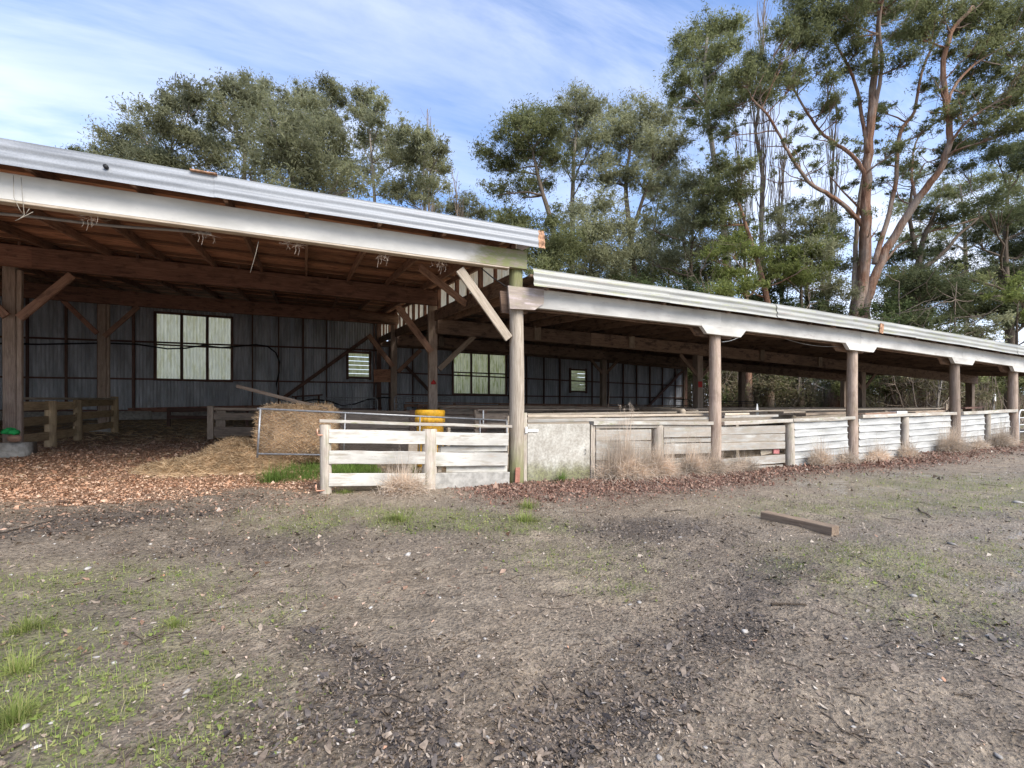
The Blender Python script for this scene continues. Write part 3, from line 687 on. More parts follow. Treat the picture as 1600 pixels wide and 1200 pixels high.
# girts, studs, wall braces, skirting
for (par, x0, x1) in ((tall, TX0, -.05), (lowb, .05, 21.3)):
    for (za, zb_) in ((2.75, 2.95), (4.35, 4.7)) if par is tall else ((2.35, 2.45), (3.55, 3.30)):
        bar('girt', (x0, YB - .07, za), (x1, YB - .07, zb_), .07, .075, M['frame_dark'], par, n=10, warp=.008)
    bar('base_plate', (x0, YB - .08, 1.35), (x1, YB - .08, 1.4), .09, .2, M['frame_dark'], par, n=8)
    u = x0 + .5
    while u < x1:
        top = zt(YB) - .05 if par is tall else min(low_top(u), zl(u, YB))
        ok = all(not (w[0] - .15 < u < w[1] + .15) for w in (W1, W2, L1, L2))
        if ok: bar('stud', (u, YB - .10, 1.0), (u, YB - .10, top), .11, random.choice([.06, .075, .09]), M['frame_dark'], par)
        u += 1.17 + random.uniform(-.1, .1)
bar('corner_stud', (-.02, YB - .14, .9), (-.02, YB - .14, 6.2), .16, .22, M['frame_dark'], tall)
bar('corner_stud', (21.25, YB - .14, .9), (21.25, YB - .14, 4.5), .16, .2, M['frame_dark'], lowb)
bar('brace', at_y(580, 523, 17.78), at_y(440, 624, 17.78), .06, .17, M['frame_dark'], tall)
bar('brace', at_y(634, 572, 17.78), at_y(676, 616, 17.78), .06, .17, M['frame_dark'], lowb)
bar('brace', at_y(1066, 580, 17.78), at_y(1008, 640, 17.78), .06, .17, M['frame_dark'], lowb)
brd('panel_board', (584, 577, 597), (612, 577, 597), 17.74, .05, M['sarking'], tall)
bar('wall_rail', at_y(200, 641, 17.7), at_y(500, 634, 17.7), .06, .2, M['beam'], tall, n=5)
n_ = 6
for k in range(12):
    u = TX0 + .8 + 1.6 * k
    mb = MB(); mb.box((u, YB - .25, 1.12 + .02 * (k % 3)), (1.58, .2, .5)); mb.build('footing_block', M['concrete'], tall, (u, YB - .25, 1.1))
# tall shed end wall on the far side, unseen, added to keep the interior dark
for k in range(22):
    y = .45 + k * .82
    Mx = basis((0, 1, 0), (-1, 0, 0), (0, 0, 1), (TX0 - .03, y, .1 + (zt(y) + .1) / 2 - .05)); h = zt(y) + .1
    place('wall_sheet', corr_mesh('wall_sheet', .85, h, .130, .019, 6, 1), M['wall_iron'], Mx, tall)
# clerestory strip over the low roof
def z_edge(y): return float(np.interp(y, [0, 5.9, 18], [3.93, 4.38, 5.40]))
bar('edge_beam', (.02, .12, z_edge(.1) - .16), (.02, 18, z_edge(18) - .16), .07, .32, M['beam_low'], tall, n=10)
for k in range(20):
    y0 = .12 + k * .9; y1 = min(y0 + .9, 18)
    z0 = z_edge((y0 + y1) / 2) - .05; z1 = zt((y0 + y1) / 2) + .2
    Mx = basis((0, 1, 0), (-1, 0, 0), (0, 0, 1), (.075, (y0 + y1) / 2, (z0 + z1) / 2))
    place('clerestory_sheet', corr_mesh('clerestory_sheet', y1 - y0 + .02, z1 - z0, .130, .012, 6, 2), M['glaze_warm'], Mx, tall)
    if k % 1 == 0: bar('clerestory_stud', (.0, y0, z0), (.0, y0, z1 - .12), .09, .055 if k % 2 else .1, M['beam'], tall)
bar('clerestory_plate', (-.02, .05, zt(.05) + .04), (-.02, 18, zt(18) + .04), .08, .12, M['rafter'], tall, n=6)
bar('strut', at_y(655, 417, 1.2), at_y(727, 474, 2.0), .06, .15, M['rafter'], tall)
mb = MB(); mb.tube([at_y(752, 419, .0), at_y(770, 434, .1), at_y(793, 449, .1)], .011, 6); mb.build('stay_rod', M['dark_pipe'], tall)

# ---- low shed
LX1 = 31.5
posts = [(5.05, 0), (10.1, 0), (15.27, 0), (19.05, 0), (24.4, 0), (29.5, 0)]
for (x, y) in posts:
    pole('round_post', (x, .02, gz(x, 0) - .35), (x, .02, 3.30 - droop(x) + .05), .145, .122, M['brown_post' if x > 4 else 'grey_post'], lowb, 16, 9)
ub = [.0, 5.05, 10.15, 15.3, 19.6, 25.0, 31.6]
for a, b in zip(ub, ub[1:]):
    za, zb_ = 3.43 - droop(a), 3.43 - droop(b)
    bar('front_beam', (a + (.30 if a == 0 else .004), -.13, za), (b - .004, -.13, zb_), .085, .36, M['fascia_low'], lowb, n=6)
    bar('inner_beam', (a + .1, .13, za - .02), (b, .13, zb_ - .02), .07, .3, M['beam_low'], lowb, n=5)
# peeled beam end on the corner post
A = [at_y(794, 446, -.22), at_y(850, 452, -.22), at_y(850, 474, -.22), at_y(836, 484, -.22), at_y(797, 482, -.22)]
def slab(name, pts, y0, y1, m, parent):
    n = len(pts); V = [(p[0], y0, p[2]) for p in pts] + [(p[0], y1, p[2]) for p in pts]
    F = [tuple(range(n)), tuple(range(2 * n - 1, n - 1, -1))] + [(i, i + n, (i + 1) % n + n, (i + 1) % n) for i in range(n)]
    c = Vector((sum(p[0] for p in pts) / n, (y0 + y1) / 2, sum(p[2] for p in pts) / n))
    me = bpy.data.meshes.new(name); me.from_pydata([Vector(v) - c for v in V], [], F); me.update()
    return place(name, me, m, Matrix.Translation(c), parent)
slab('bolster', A, -.215, -.16, M['peeled'], lowb)
slab('bolster', A, .17, .23, M['beam_low'], lowb)
for (x, y) in posts:
    z = 3.25 - droop(x); s = -.03
    for (y0, y1, mt) in ((-.178, -.085, 'fascia_low'), (.10, .19, 'beam_low')):
        pts = [Vector((x + dx, 0, z + dz + (dx) * -.02)) for dx, dz in ((-.62, .02), (-.44, -.16), (.60, -.16), (.78, .02))]
        slab('corbel', pts, y0, y1, M[mt], lowb)
for (x, y, wd) in ((10.62, 6.1, .27), (21.0, 6.1, .3), (31.0, 6.1, .3), (10.9, 13, .27), (21.1, 13, .28), (31.0, 13, .28), (21.2, 17.9, .2)):
    p = bar('square_post', (x, y, gz(x, y) - .2), (x, y, zl(x, y)), wd, wd, M['brown_post'], lowb, n=5)
    if y in (6.1, 13) and x > 10.4:
        bar('white_face', (x + wd / 2 + .02, y, gz(x, y) - .1), (x + wd / 2 + .02, y, zl(x, y) - .3), wd * .8, .035, M['grey_board'], p)
brd('red_paint_mark', (1091, 596, 605), (1097, 596, 605), 5.955, .006, M['red_paint'], lowb)
def low_beam(u0, u1, y, H, W=.13):
    bar('cross_beam', (u0, y, zl(u0, y) - H / 2), (u1, y, zl(u1, y) - H / 2), W, H, M['beam_low'], lowb, n=6, warp=.006)
for y, hh in ((5.93, .44), (12.83, .46), (17.7, .3)):
    for a, b in ((.05, 5.5), (5.5, 10.9), (10.9, 16), (16, 21.2), (21.2, 26), (26, 31.3)):
      if y < 15 or b < 21.5: low_beam(a, b - .006, y, hh)
for px in (862, 1005): pass
for (x, y) in ((3.4, 5.86), (7.2, 5.86), (13.9, 5.86), (17.6, 5.86), (2.0, 12.75), (6.0, 12.75)):
    z = zl(x, y); bar('beam_cleat', (x, y - .03, z + .05), (x, y - .03, z - .40), .05, .24, M['pen_wood'], lowb)
brace((741, 525), (686, 577), 5.98, .07, .16, M['pen_wood'], lowb)
brace((657, 547), (622, 581), 12.9, .08, .17, M['rafter'], lowb)
for x in (10.62, 21.0):
    for sgn in (-1, 1):
        bar('brace', (x + sgn * 1.0, 6.0, zl(x, 6) - .45), (x + sgn * .1, 6.0, zl(x, 6) - 1.25), .06, .15, M['beam_low'], lowb)
for x in (10.9,):
    for sgn in (-1, 1):
        bar('brace', (x + sgn * .9, 12.9, zl(x, 13) - .45), (x + sgn * .1, 12.9, zl(x, 13) - 1.2), .06, .15, M['beam_low'], lowb)
u = .55
while u < LX1:
    ye = 18.2 if u < 21.4 else 13.35; bar('rafter', (u, -.28, zl(u, -.28) + .1), (u, ye, zl(u, ye) + .1), .055, .2, M['beam_low'], lowb, n=7, warp=.007)
    u += .93
for k in range(20):
    y = -.2 + k * .95
    us = [0.2, 6, 12, 18, 25, 31.6]
    for a, b in zip(us, us[1:]):
        if y > 13.3 and b > 21.4: b = min(b, 21.4)
        if b - a < .2: continue
        bar('purlin', (a, y, zl(a, y) + .225), (b - .01, y, zl(b, y) + .225), .07, .045, M['beam_low'], lowb, n=3)
k = 0; u = .30
while u < LX1:
    u1 = u + .8; d = (droop(u) + droop(u1)) / 2
    yd = Vector((0, 1, .088)).normalized(); xd = Vector((.8, 0, -(droop(u1) - droop(u)))).normalized(); zd = xd.cross(yd)
    short = u > 21.2; yc = 6.55 if short else 9.0
    c = Vector((u + .4, yc, 3.62 - d + .088 * yc + .262)); Mx = basis(xd, zd, yd, c)
    if short:
        if 'lshort' not in globals(): lshort = place('roof_sheet', corr_mesh('roof_sheet', .86, 13.75, .076, .009, 4, 3), M['roof_under'], Mx, lowb)
        else: share(lshort, 'roof_sheet', Mx, lowb)
    elif k == 0: ls = place('roof_sheet', corr_mesh('roof_sheet', .86, 18.7, .076, .009, 4, 3), M['roof_under'], Mx, lowb)
    else: share(ls, 'roof_sheet', Mx, lowb)
    u = u1; k += 1
fl = [.22, 3.3, 6.6, 9.4, 12.2, 15.6, 18.2, 22, 27, 31.7]
for k, (a, b) in enumerate(zip(fl, fl[1:])):
    sheet_between('edge_flashing', (a - .03, -.40 + .005 * (k % 2), 3.755 - droop(a) * .98), (b + .03, -.40 + .005 * (k % 2), 3.755 - droop(b) * .98), .335, .128, .011, M['flashing_low'], lowb, -.12, nx=12, wobble=.022, seed=k + 20)
q = at_y(1376, 514, -.41); bar('rust_patch', (q.x - .02, -.435, q.z - .12), (q.x + .02, -.435, q.z + .14), .02, .16, M['rust'], lowb)
# cables looped under the eave
def sag(a, b, s, n=14): return [a + (b - a) * t + Vector((0, 0, -s * 4 * t * (1 - t))) for t in np.linspace(0, 1, n)]
tag(MB().tube(sag(at_y(1128, 534, .15), at_y(1163, 521, .05), .05), .011, 6).build('hanging_cable', M['white'], None, None, True), 'short white cable looping off the round post under the low eave', 'cable')
tag(MB().tube(sag(at_y(1213, 524, .25), at_y(1312, 541, .1), .10), .009, 6).tube(sag(at_y(1213, 524, .25), at_y(1318, 537, .1), .05), .009, 6).build('hanging_cable', M['wire'], None, None, True), 'pair of thin grey cables sagging under the low eave beside the middle corbel', 'cable')

# ------------------------------------------------------------------ front fences
YF = -.02
wf = thing('board_fence', (-1.8, 0, 0), 'white painted board fence with two grey round posts beside the tall corner post', 'fence')
def fpost(px, top, bot, wpx, y, m, parent, name='fence_post', sides=14, buried=.2):
    a, b = at_y(px, bot, y), at_y(px, top, y); t = (y - CY) / ray(px, 600)[1]; r = wpx / FOC * t / 2 * .95
    return pole(name, (a.x, y, a.z - buried), (a.x, y, b.z), r * 1.05, r, m, parent, sides, 7)
fpost(508, 664, 772, 18, YF, M['grey_post'], wf); fpost(670, 671, 762, 24, YF, M['grey_post'], wf)
for t_, b_ in (((671, 693), (674, 693.5)), ((703.5, 725), (706, 725)), ((739, 760), (740, 758))):
    brd('rail', (514, *t_), (664, *b_), -.10 if t_[0] != 671 else -.10, .035, M['white_fence'], wf, n=4, warp=.005)
brd('rail', (677, 675, 695.5), (794, 677.5, 696.5), -.10, .035, M['white_fence'], wf, n=3, warp=.004)
brd('rail', (679, 706, 729), (793, 708, 727), -.11, .035, M['white_fence'], wf, n=3, warp=.004)
brd('slat', (688, 698.5, 706.5), (792, 695.5, 706), -.03, .03, M['white_fence'], wf)
brd('slat', (697, 728, 738), (792, 726, 737.5), -.03, .03, M['white_fence'], wf)
brd('batten', (684, 694, 738), (690, 694, 738), .01, .05, M['pale_wood'], wf)
brd('footing', (679, 738.5, 765), (794, 738, 760), -.06, .12, M['concrete'], wf)
a, b = at_y(499, 658, -.03), at_y(797, 666.5, -.03)
bar('cap_rail', a, b, .20, .05, M['cap_rail'], wf, n=6, warp=.005)
# hinge pins on its end post
for (px, py) in ((497, 678), (495, 765)):
    p = at_y(px, py, -.1)
    mb = MB(); mb.tube([(p.x + .12, p.y, p.z - .02), (p.x, p.y, p.z - .02), (p.x - .015, p.y, p.z)], .011, 7).tube([(p.x - .012, p.y, p.z - .02), (p.x - .012, p.y, p.z + .08)], .013, 7)
    mb.build('hinge_pin', M['copper'], wf)

gt = thing('plywood_gate', (.9, 0, 0), 'stained mossy plywood gate hung beside the tall corner post', 'gate')
a0, a1 = at_y(824, 664, -.06), at_y(921, 751, -.06)
me = bar_mesh('panel', a1.x - a0.x, .022, a0.z - a1.z + .03, n=4, warp=.003, bev=.003)
place('panel', me, M['ply'], Matrix.Translation(((a0.x + a1.x) / 2, -.06, (a0.z + a1.z) / 2)), gt)
brd('hinge_strap', (822, 670.5, 675), (841, 671, 674.5), -.085, .012, M['white'], gt)
brd('hinge_plate', (821, 667, 677), (824, 667, 677), -.088, .012, M['white'], gt)
p = at_y(914, 706, -.085); MB().tube([(p.x, p.y, p.z + .05), (p.x + .012, p.y - .015, p.z + .03), (p.x + .012, p.y - .015, p.z - .03), (p.x, p.y, p.z - .05)], .007, 6).build('latch_wire', M['dark_pipe'], gt)
bar('gate_jamb', at_y(820, 752, -.03), at_y(820, 645, -.03), .06, .07, M['grey_post'], gt)
bar('gate_jamb', at_y(925.5, 748, -.03), at_y(925.5, 664, -.03), .06, .10, M['grey_post'], gt)

gf = thing('board_fence', (3.6, 0, 0), 'worn grey white board fence with dead grass at its foot, beside the plywood gate', 'fence')
fpost(1027, 663, 745, 19, .03, M['grey_post'], gf); fpost(1233, 658, 736, 16, .03, M['grey_post'], gf)
for (a, b, y) in (((931, 671, 689), (1017, 671, 688), -.06), ((931, 689.5, 700), (1017, 689, 700), -.04), ((931, 701, 719), (1017, 700, 718), -.06), ((931, 720, 745), (1017, 719, 742), -.045),
                  ((1037, 668, 684), (1110, 667, 682), -.06), ((1037, 685, 692), (1110, 684, 691), -.03), ((1037, 693, 710), (1110, 692, 708), -.06), ((1040, 716, 742), (1090, 715, 738), -.03),
                  ((1126, 667, 680), (1226, 665, 677), -.06), ((1126, 680.5, 692), (1226, 678, 689), -.05), ((1126, 692.5, 704), (1226, 690, 701), -.06), ((1128, 717, 731), (1226, 710, 723), -.06), ((1130, 732, 742), (1222, 725, 736), -.05)):
    brd('board', a, b, y + random.uniform(-.01, .01), .03, M['grey_board'], gf, n=3, warp=.006)
brd('red_patch_board', (1208, 699, 709), (1217, 699, 709), -.02, .03, M['red_patch'], gf)
brd('offcut_board', (1188, 705, 711), (1206, 698, 709), .02, .03, M['pale_wood'], gf)
a, b = at_y(924, 661, -.02), at_y(1110, 661.5, -.02); bar('cap_rail', a, b, .18, .075, M['cap_rail'], gf, n=5, warp=.006)
a, b = at_y(1127, 662, -.02), at_y(1331, 653.2, -.02); bar('cap_rail', a, b, .18, .085, M['cap_rail'], gf, n=5, warp=.006)
bar('back_rail', at_y(823, 650.5, .28), at_y(1109, 648, .28), .12, .05, M['pale_wood'], gf, n=5, warp=.006)
bar('back_rail', at_y(823, 658, .12), at_y(1112, 653.5, .12), .09, .06, M['grey_board'], gf, n=5, warp=.006)
bar('upper_rail', at_y(930, 667, -.05), at_y(1110, 665, -.05), .04, .07, M['grey_board'], gf, n=4)

inf = thing('iron_fence', (14, 0, .1), 'low fence of white horizontal corrugated iron between round posts', 'fence')
for k, (a, b) in enumerate((((1241, 661, 728), (1325, 655, 720)), ((1342, 655, 718), (1407, 651, 713)), ((1420, 652, 711.5), (1485, 648, 704)), ((1500, 647.5, 702), (1538, 645, 697)), ((1546, 645.5, 696), (1577, 643, 691)))):
    A, B = at_y(a[0], (a[1] + a[2]) / 2, -.06), at_y(b[0], (b[1] + b[2]) / 2, -.06)
    H = ((at_y(a[0], a[1], -.06) - at_y(a[0], a[2], -.06)).length + (at_y(b[0], b[1], -.06) - at_y(b[0], b[2], -.06)).length) / 2
    n_ = 6
    Mx, L = frame(A, B)
    for j in range(n_):
        h = H / n_; zc = -H / 2 + h * (j + .5)
        V = []; nx = 7
        for i in range(nx):
            x = -L / 2 + L * i / (nx - 1); wv = .012 * math.sin(i * 1.7 + j + k) + random.uniform(-.004, .004); wz = random.uniform(-.004, .004)
            for (y, z) in ((.0, -h / 2 - .012), (-.026, -h / 2 + .004), (-.02, -h / 2 + .02), (-.002, -h / 2 + .035), (.004, 0), (-.002, h / 2 - .03), (.006, h / 2 - .005)): V.append((x, y + wv, z + wz + zc))
        Q = [(i * 7 + s, i * 7 + 7 + s, i * 7 + 8 + s, i * 7 + 1 + s) for i in range(nx - 1) for s in range(6)]
        place('iron_strip', make_mesh('iron_strip', V, Q, None, False), M['fence_iron'], Mx, inf)
for (px, t_, b_, w) in ((1413, 652, 716, 13), (1542, 645, 697, 10)): fpost(px, t_, b_, w, .0, M['grey_post'], inf)
for (a, b, h) in (((1235, 656.5), (1331, 653), .07), ((1343, 650.5), (1490, 646), .09), ((1500, 645.5), (1585, 642), .10)):
    bar('cap_rail', at_y(*a, -.03), at_y(*b, -.03), .18, h, M['cap_rail'], inf, n=5, warp=.008)
bar('fallen_batten', at_y(1524, 702, -.35), at_y(1544, 701, -.35), .1, .05, M['pale_wood'], inf)

# ------------------------------------------------------------------ things at the barn mouth
def strands(n, cx, cy, cz, spread, ln, wd, flat=.3, surf=None, seg=3, curl=.35):
    """Bent ribbons: positions from a callable or a gaussian, returned as verts and quads."""
    if surf is None: P = RNG.normal(0, 1, (n, 3)) * spread + [cx, cy, cz]
    else: P = surf(n)
    n = len(P)
    az = RNG.random(n) * 2 * np.pi; el = RNG.normal(0, flat, n); L = ln * (.5 + RNG.random(n))
    D = np.stack([np.cos(az) * np.cos(el), np.sin(az) * np.cos(el), np.sin(el)], -1)
    S = np.cross(D, RNG.normal(0, 1, (n, 3))); S /= np.linalg.norm(S, axis=1)[:, None] + 1e-9
    B = np.cross(D, S); t = np.linspace(-.5, .5, seg + 1); c = RNG.normal(0, curl, n)
    rows = []
    for u in t:
        p = P + D * (L * u)[:, None] + B * (c * L * (u * u))[:, None]
        rows += [p - S * wd / 2, p + S * wd / 2]
    V = np.stack(rows, 1); k = 2 * (seg + 1)
    base = (np.arange(n) * k)[:, None]
    Q = np.concatenate([base + np.array([[2 * i, 2 * i + 1, 2 * i + 3, 2 * i + 2]]) for i in range(seg)], 0)
    return V.reshape(-1, 3), Q
bx, by = -3.72, 3.3; bz = gz(bx, by)
bale = thing('hay_bale', (bx, by, bz), 'big round straw bale leaning behind the white fence', 'hay bale')
RB, LB, ya = .65, 1.55, R(-10)
ax = np.array([math.cos(ya), math.sin(ya), 0]); pr = np.array([-math.sin(ya), math.cos(ya), 0])
nth, nl = 56, 26
Vb, Qb = [], []
for i in range(nl + 1):
    u = -1 + 2 * i / nl; rr = RB * (1 - max(0, (abs(u) - .68) / .32) ** 2 * .22)
    for j in range(nth):
        th = 2 * math.pi * j / nth
        r_ = rr * (1 + .06 * (vnoise(th * 2.2, u * 3, 1, 3) - .5) + .04 * (vnoise(th * 9, u * 9, 1, 8) - .5)); 
        zz_ = RB * .98 + r_ * math.sin(th) * .98; zz_ = max(zz_, .02)
        Vb.append(np.array([bx, by, bz - .02]) + ax * (u * LB / 2) + pr * (r_ * math.cos(th) * 1.02) + np.array([0, 0, zz_]))
for i in range(nl):
    for j in range(nth): Qb.append((i * nth + j, i * nth + (j + 1) % nth, i * nth + nth + (j + 1) % nth, i * nth + nth + j))
Tb = []
for e, s in ((0, 1), (nl, -1)):
    c = len(Vb); Vb.append(np.mean(Vb[e * nth:(e + 1) * nth], axis=0) - ax * (.03 * s))
    for j in range(nth): Tb.append((e * nth + (j + 1) % nth, e * nth + j, c) if s > 0 else (e * nth + j, e * nth + (j + 1) % nth, c))
def m_bale():
    t = NT('bale_straw'); c = t.coord('World', (4, 4, 9), False); n = t.noise(c, 5, 8, .75, .8); p = t.noise(t.coord('World', (1, 1, 1), False), 2.2, 4, .6)
    col = t.ramp(n, (.3, (.20, .12, .065)), (.48, (.45, .305, .175)), (.7, (.62, .455, .285))); col = t.mix(t.step(p, .4, .65, 0, .4), col, (.24, .135, .065))
    return t.fin(col, .9, n, .9, .03)
o_ = np.array([bx, by, bz])
place('straw_roll', make_mesh('straw_roll', np.array(Vb) - o_, Qb, Tb, True), m_bale(), Matrix.Translation(Vector(o_)), bale)
def bale_surf(n):
    u = RNG.uniform(-1, 1, n); th = RNG.uniform(-.3, math.pi * 1.45, n); r_ = RB * (1.0 + RNG.normal(0, .02, n)) * (1 - np.maximum(0, (np.abs(u) - .68) / .32) ** 2 * .21)
    return o_ + ax * (u * LB / 2)[:, None] + pr * (r_ * np.cos(th) * 1.02)[:, None] + np.array([0, 0, 1.0]) * (RB * .98 + r_ * np.sin(th) * .98)[:, None]
mb = MB(); mb.add(*strands(9000, 0, 0, 0, 0, .16, .006, .5, bale_surf, 2)); tag(mb.build('loose_straw', M['hay'], bale, tuple(o_)), None, None, None, 'stuff')

# loose hay spilled round it
def heap_z(x, y):
    h = .36 * np.exp(-(((x + 5.05) / .6) ** 2 + ((y - 3.9) / 1.0) ** 2)) + .10 * np.exp(-(((x + 5.9) / .8) ** 2 + ((y - 3.0) / .7) ** 2)) + .28 * np.exp(-(((x + 4.5) / .5) ** 2 + ((y - 3.2) / .8) ** 2))
    return h * (.8 + .5 * fbm(x, y, 2.3, 77, 3))
hx, hy = np.meshgrid(np.linspace(-9, -3.6, 90), np.linspace(1.0, 8, 90), indexing='ij')
hz = ground_z(hx, hy) + np.where(heap_z(hx, hy) > .04, heap_z(hx, hy) - .02, -.15)
i_, j_ = np.meshgrid(np.arange(89), np.arange(89), indexing='ij'); b0 = (i_ * 90 + j_).ravel()
hay = MB()
hay.add(np.stack([hx, hy, hz], -1).reshape(-1, 3), np.stack([b0, b0 + 90, b0 + 91, b0 + 1], -1))
mound = hay.build('hay_mound', m_bale() if False else bpy.data.materials['bale_straw'], None, None, True)
tag(mound, 'mound of loose straw trodden down beside the round bale', None, None, 'stuff')
def heap_surf(n):
    x = RNG.normal(-5.1, .8, n * 2); y = RNG.normal(3.5, 1.1, n * 2); k = heap_z(x, y) > .03 + .05 * RNG.random(n * 2); x, y = x[k][:n], y[k][:n]
    return np.stack([x, y, ground_z(x, y) + heap_z(x, y) + RNG.random(len(x)) * .03], -1)
mb = MB(); mb.add(*strands(14000, 0, 0, 0, 0, .22, .006, .35, heap_surf, 2)); tag(mb.build('loose_hay', M['hay']), 'loose straw strands heaped beside the round bale', None, None, 'stuff')

# leaning pole on the bale
tag(bar('leaning_pole', at_y(370, 603, 4.3), at_y(512, 640, 2.9), .045, .075, M['pen_wood'], None, n=3), 'long grey wooden pole lying slantwise across the top of the straw bale', 'pole')
# brown board wall of the pen behind the bale
pw = thing('pen_hurdle', (-6.0, 8.5, gz(-6, 8.5)), 'short grey board hurdle standing left of the straw bale', 'hurdle')
yh = 8.5
bar('hurdle_post', at_y(329, 686, yh), at_y(329, 634, yh), .13, .16, M['pen_wood'], pw)
bar('hurdle_post', at_y(345, 684, yh + .1), at_y(345, 640, yh + .1), .10, .26, M['pen_wood'], pw)
for (t_, b_) in ((637, 641), (645, 656), (667, 681)): brd('rail', (334, t_, b_), (470, t_ + 1, b_ + 1), yh, .05, M['pen_wood'], pw, n=3, warp=.006)
bw = thing('board_wall', (-2.4, 5.2, gz(-2.4, 5.2)), 'low brown board wall behind the wire mesh gate', 'low wall')
for (t_, b_, yy) in ((640, 644, 5.2), (645, 667, 5.25), (668, 692, 5.27), (693, 715, 5.25)):
    brd('board', (500, t_, b_), (793, t_ + 5, b_ + 5), yy, .04, M['pen_wood'], bw, n=5, warp=.006)
for px in (524, 640, 752): brd('batten', (px, 641, 716), (px + 8, 641, 716), 5.17, .06, M['rafter'], bw)
brd('stake', (637, 690, 738), (651, 690, 738), 1.7, .1, M['pale_wood'], bw)
brd('prop', (698, 668, 742), (702, 668, 742), 1.75, .08, M['pale_wood'], bw)

# wire mesh pipe gate
mg = thing('mesh_gate', (-3, 1.3, gz(-3, 1.3)), 'galvanised pipe gate with chain mesh hung between bale and white fence', 'gate')
yg = 1.15
g0, g1, g2, g3 = at_y(402, 715, yg), at_y(407, 638.5, yg), at_y(792, 657, yg), at_y(792, 716, yg)
MB().tube([g0, g1], .018, 10).build('stile', M['pipe'], mg, None, True)
MB().tube([g1 + Vector((-.05, 0, .0)), g2], .019, 10).build('top_rail', M['pipe'], mg, None, True)
MB().tube([g0 + (g1 - g0) * .08, g3], .016, 10).build('bottom_rail', M['pipe'], mg, None, True)
MB().tube([g3, g2], .018, 10).build('stile', M['pipe'], mg, None, True)
for f in (.30, .60, .87):
    a = g0 + (g3 - g0) * f + (g1 - g0) * .08 * (1 - f); b = g1 + (g2 - g1) * f; MB().tube([a, b], .014, 8).build('upright', M['pipe'], mg, None, True)
mb = MB(); W_ = (g3.x - g0.x) - .1; x0 = g0.x + .05
for sgn in (1, -1):
    for k in range(-16, 60):
        s0 = k * .075; H0, pts = .86, []
        for t in (0, 1):
            xx = x0 + s0 + (t if sgn > 0 else 1 - t) * H0; pts.append((xx, t))
        (xa, ta), (xb, tb) = pts
        lo, hi = x0, x0 + W_
        def cl(x):  return min(max(x, lo), hi)
        if (xa < lo and xb < lo) or (xa > hi and xb > hi): continue
        ca, cb = cl(xa), cl(xb); ta2 = ta + (ca - xa) / (xb - xa) * (tb - ta); tb2 = ta + (cb - xa) / (xb - xa) * (tb - ta)
        if abs(ta2 - tb2) < .03: continue
        zz0 = lambda x, t: (g0.z + .07) + (g3.z - g0.z - .07) * (x - x0) / W_ + t * ((g1.z - g0.z - .09) + ((g2.z - g3.z) - (g1.z - g0.z - .09)) * (x - x0) / W_)
        mb.tube([(ca, yg + .004 * sgn, zz0(ca, ta2)), (cb, yg + .004 * sgn, zz0(cb, tb2))], .0009, 3, False)
tag(mb.build('chain_mesh', M['wire'], mg), None, None, None, 'stuff')

# yellow tub
yd_ = at_y(672, 645, 2.2); zt_ = at_y(672, 640.5, 2.2).z; tub = thing('yellow_tub', (yd_.x, 2.2, gz(yd_.x, 2.2)), 'bright yellow plastic drum standing behind the white fence', 'drum')
def lathe(prof, cx, cy, n=40, wav=None):
    V, Q = [], []
    for i, (r, z) in enumerate(prof):
        for j in range(n):
            th = 2 * math.pi * j / n; rr = r * (1 + (wav(i, th) if wav else 0)); V.append((cx + rr * math.cos(th), cy + rr * math.sin(th), z))
    for i in range(len(prof) - 1):
        for j in range(n): Q.append((i * n + j, i * n + (j + 1) % n, i * n + n + (j + 1) % n, i * n + n + j))
    return V, Q
zb_ = gz(yd_.x, 2.2); rr_ = .325
MB().add(*lathe([(rr_ * .88, zb_), (rr_ * .93, zb_ + .25), (rr_ * .90, zt_ - .36), (rr_ * .97, zt_ - .34), (rr_ * .97, zt_ - .30), (rr_ * .88, zt_ - .28)], yd_.x, 2.2)).build('tub_body', M['yellow'], tub, None, True)
mb = MB().add(*lathe([(rr_ * .88, zt_ - .28), (rr_ * .99, zt_ - .27), (rr_ * .99, zt_ - .165), (rr_ * .9, zt_ - .155)], yd_.x, 2.2, 96, lambda i, th: .03 * (math.sin(th * 22) if i in (1, 2) else 0))); mb.build('ribbed_band', M['yellow'], tub, None, True)
MB().add(*lathe([(rr_ * .9, zt_ - .155), (rr_, zt_ - .14), (rr_ * 1.01, zt_ - .03), (rr_ * .97, zt_ - .005), (rr_ * .88, zt_), (rr_ * .80, zt_ - .01), (rr_ * .78, zt_ - .1), (.001, zt_ - .1)], yd_.x, 2.2)).build('rim', M['yellow'], tub, None, True)

# green cloth at the left post
q = at_y(17, 678, 5.65)
V, Q = lathe([(.02, -.05), (.10, -.04), (.13, -.01), (.10, .03), (.075, .055), (.05, .045), (.001, .07)], 0, 0, 30, lambda i, th: .9 * (vnoise(th * 1.7, i * .9, 1, 4) - .5) + .5 * (vnoise(th * 4.7, i * 1.9, 1, 9) - .5))
V = [(q.x + v[0], q.y + v[1] * .6, q.z + v[2] * 1.3 + .05 + .05 * (float(vnoise(v[0] * 14, v[1] * 14, 1, 6)) - .5)) for v in V]
tag(MB().add(V, Q).build('green_cloth', M['green_cloth'], None, None, True), 'crumpled bright green cloth on the concrete plinth of the left shed post', 'cloth')
V, Q = lathe([(.02, -.12), (.11, -.1), (.13, -.02), (.07, .05), (.001, .06)], 0, 0, 18, lambda i, th: .4 * (vnoise(th * 1.9, i * .7, 1, 14) - .5))
V = [(q.x + .03 + v[0], q.y + .05 + v[1] * .6, q.z + v[2] - .06) for v in V]
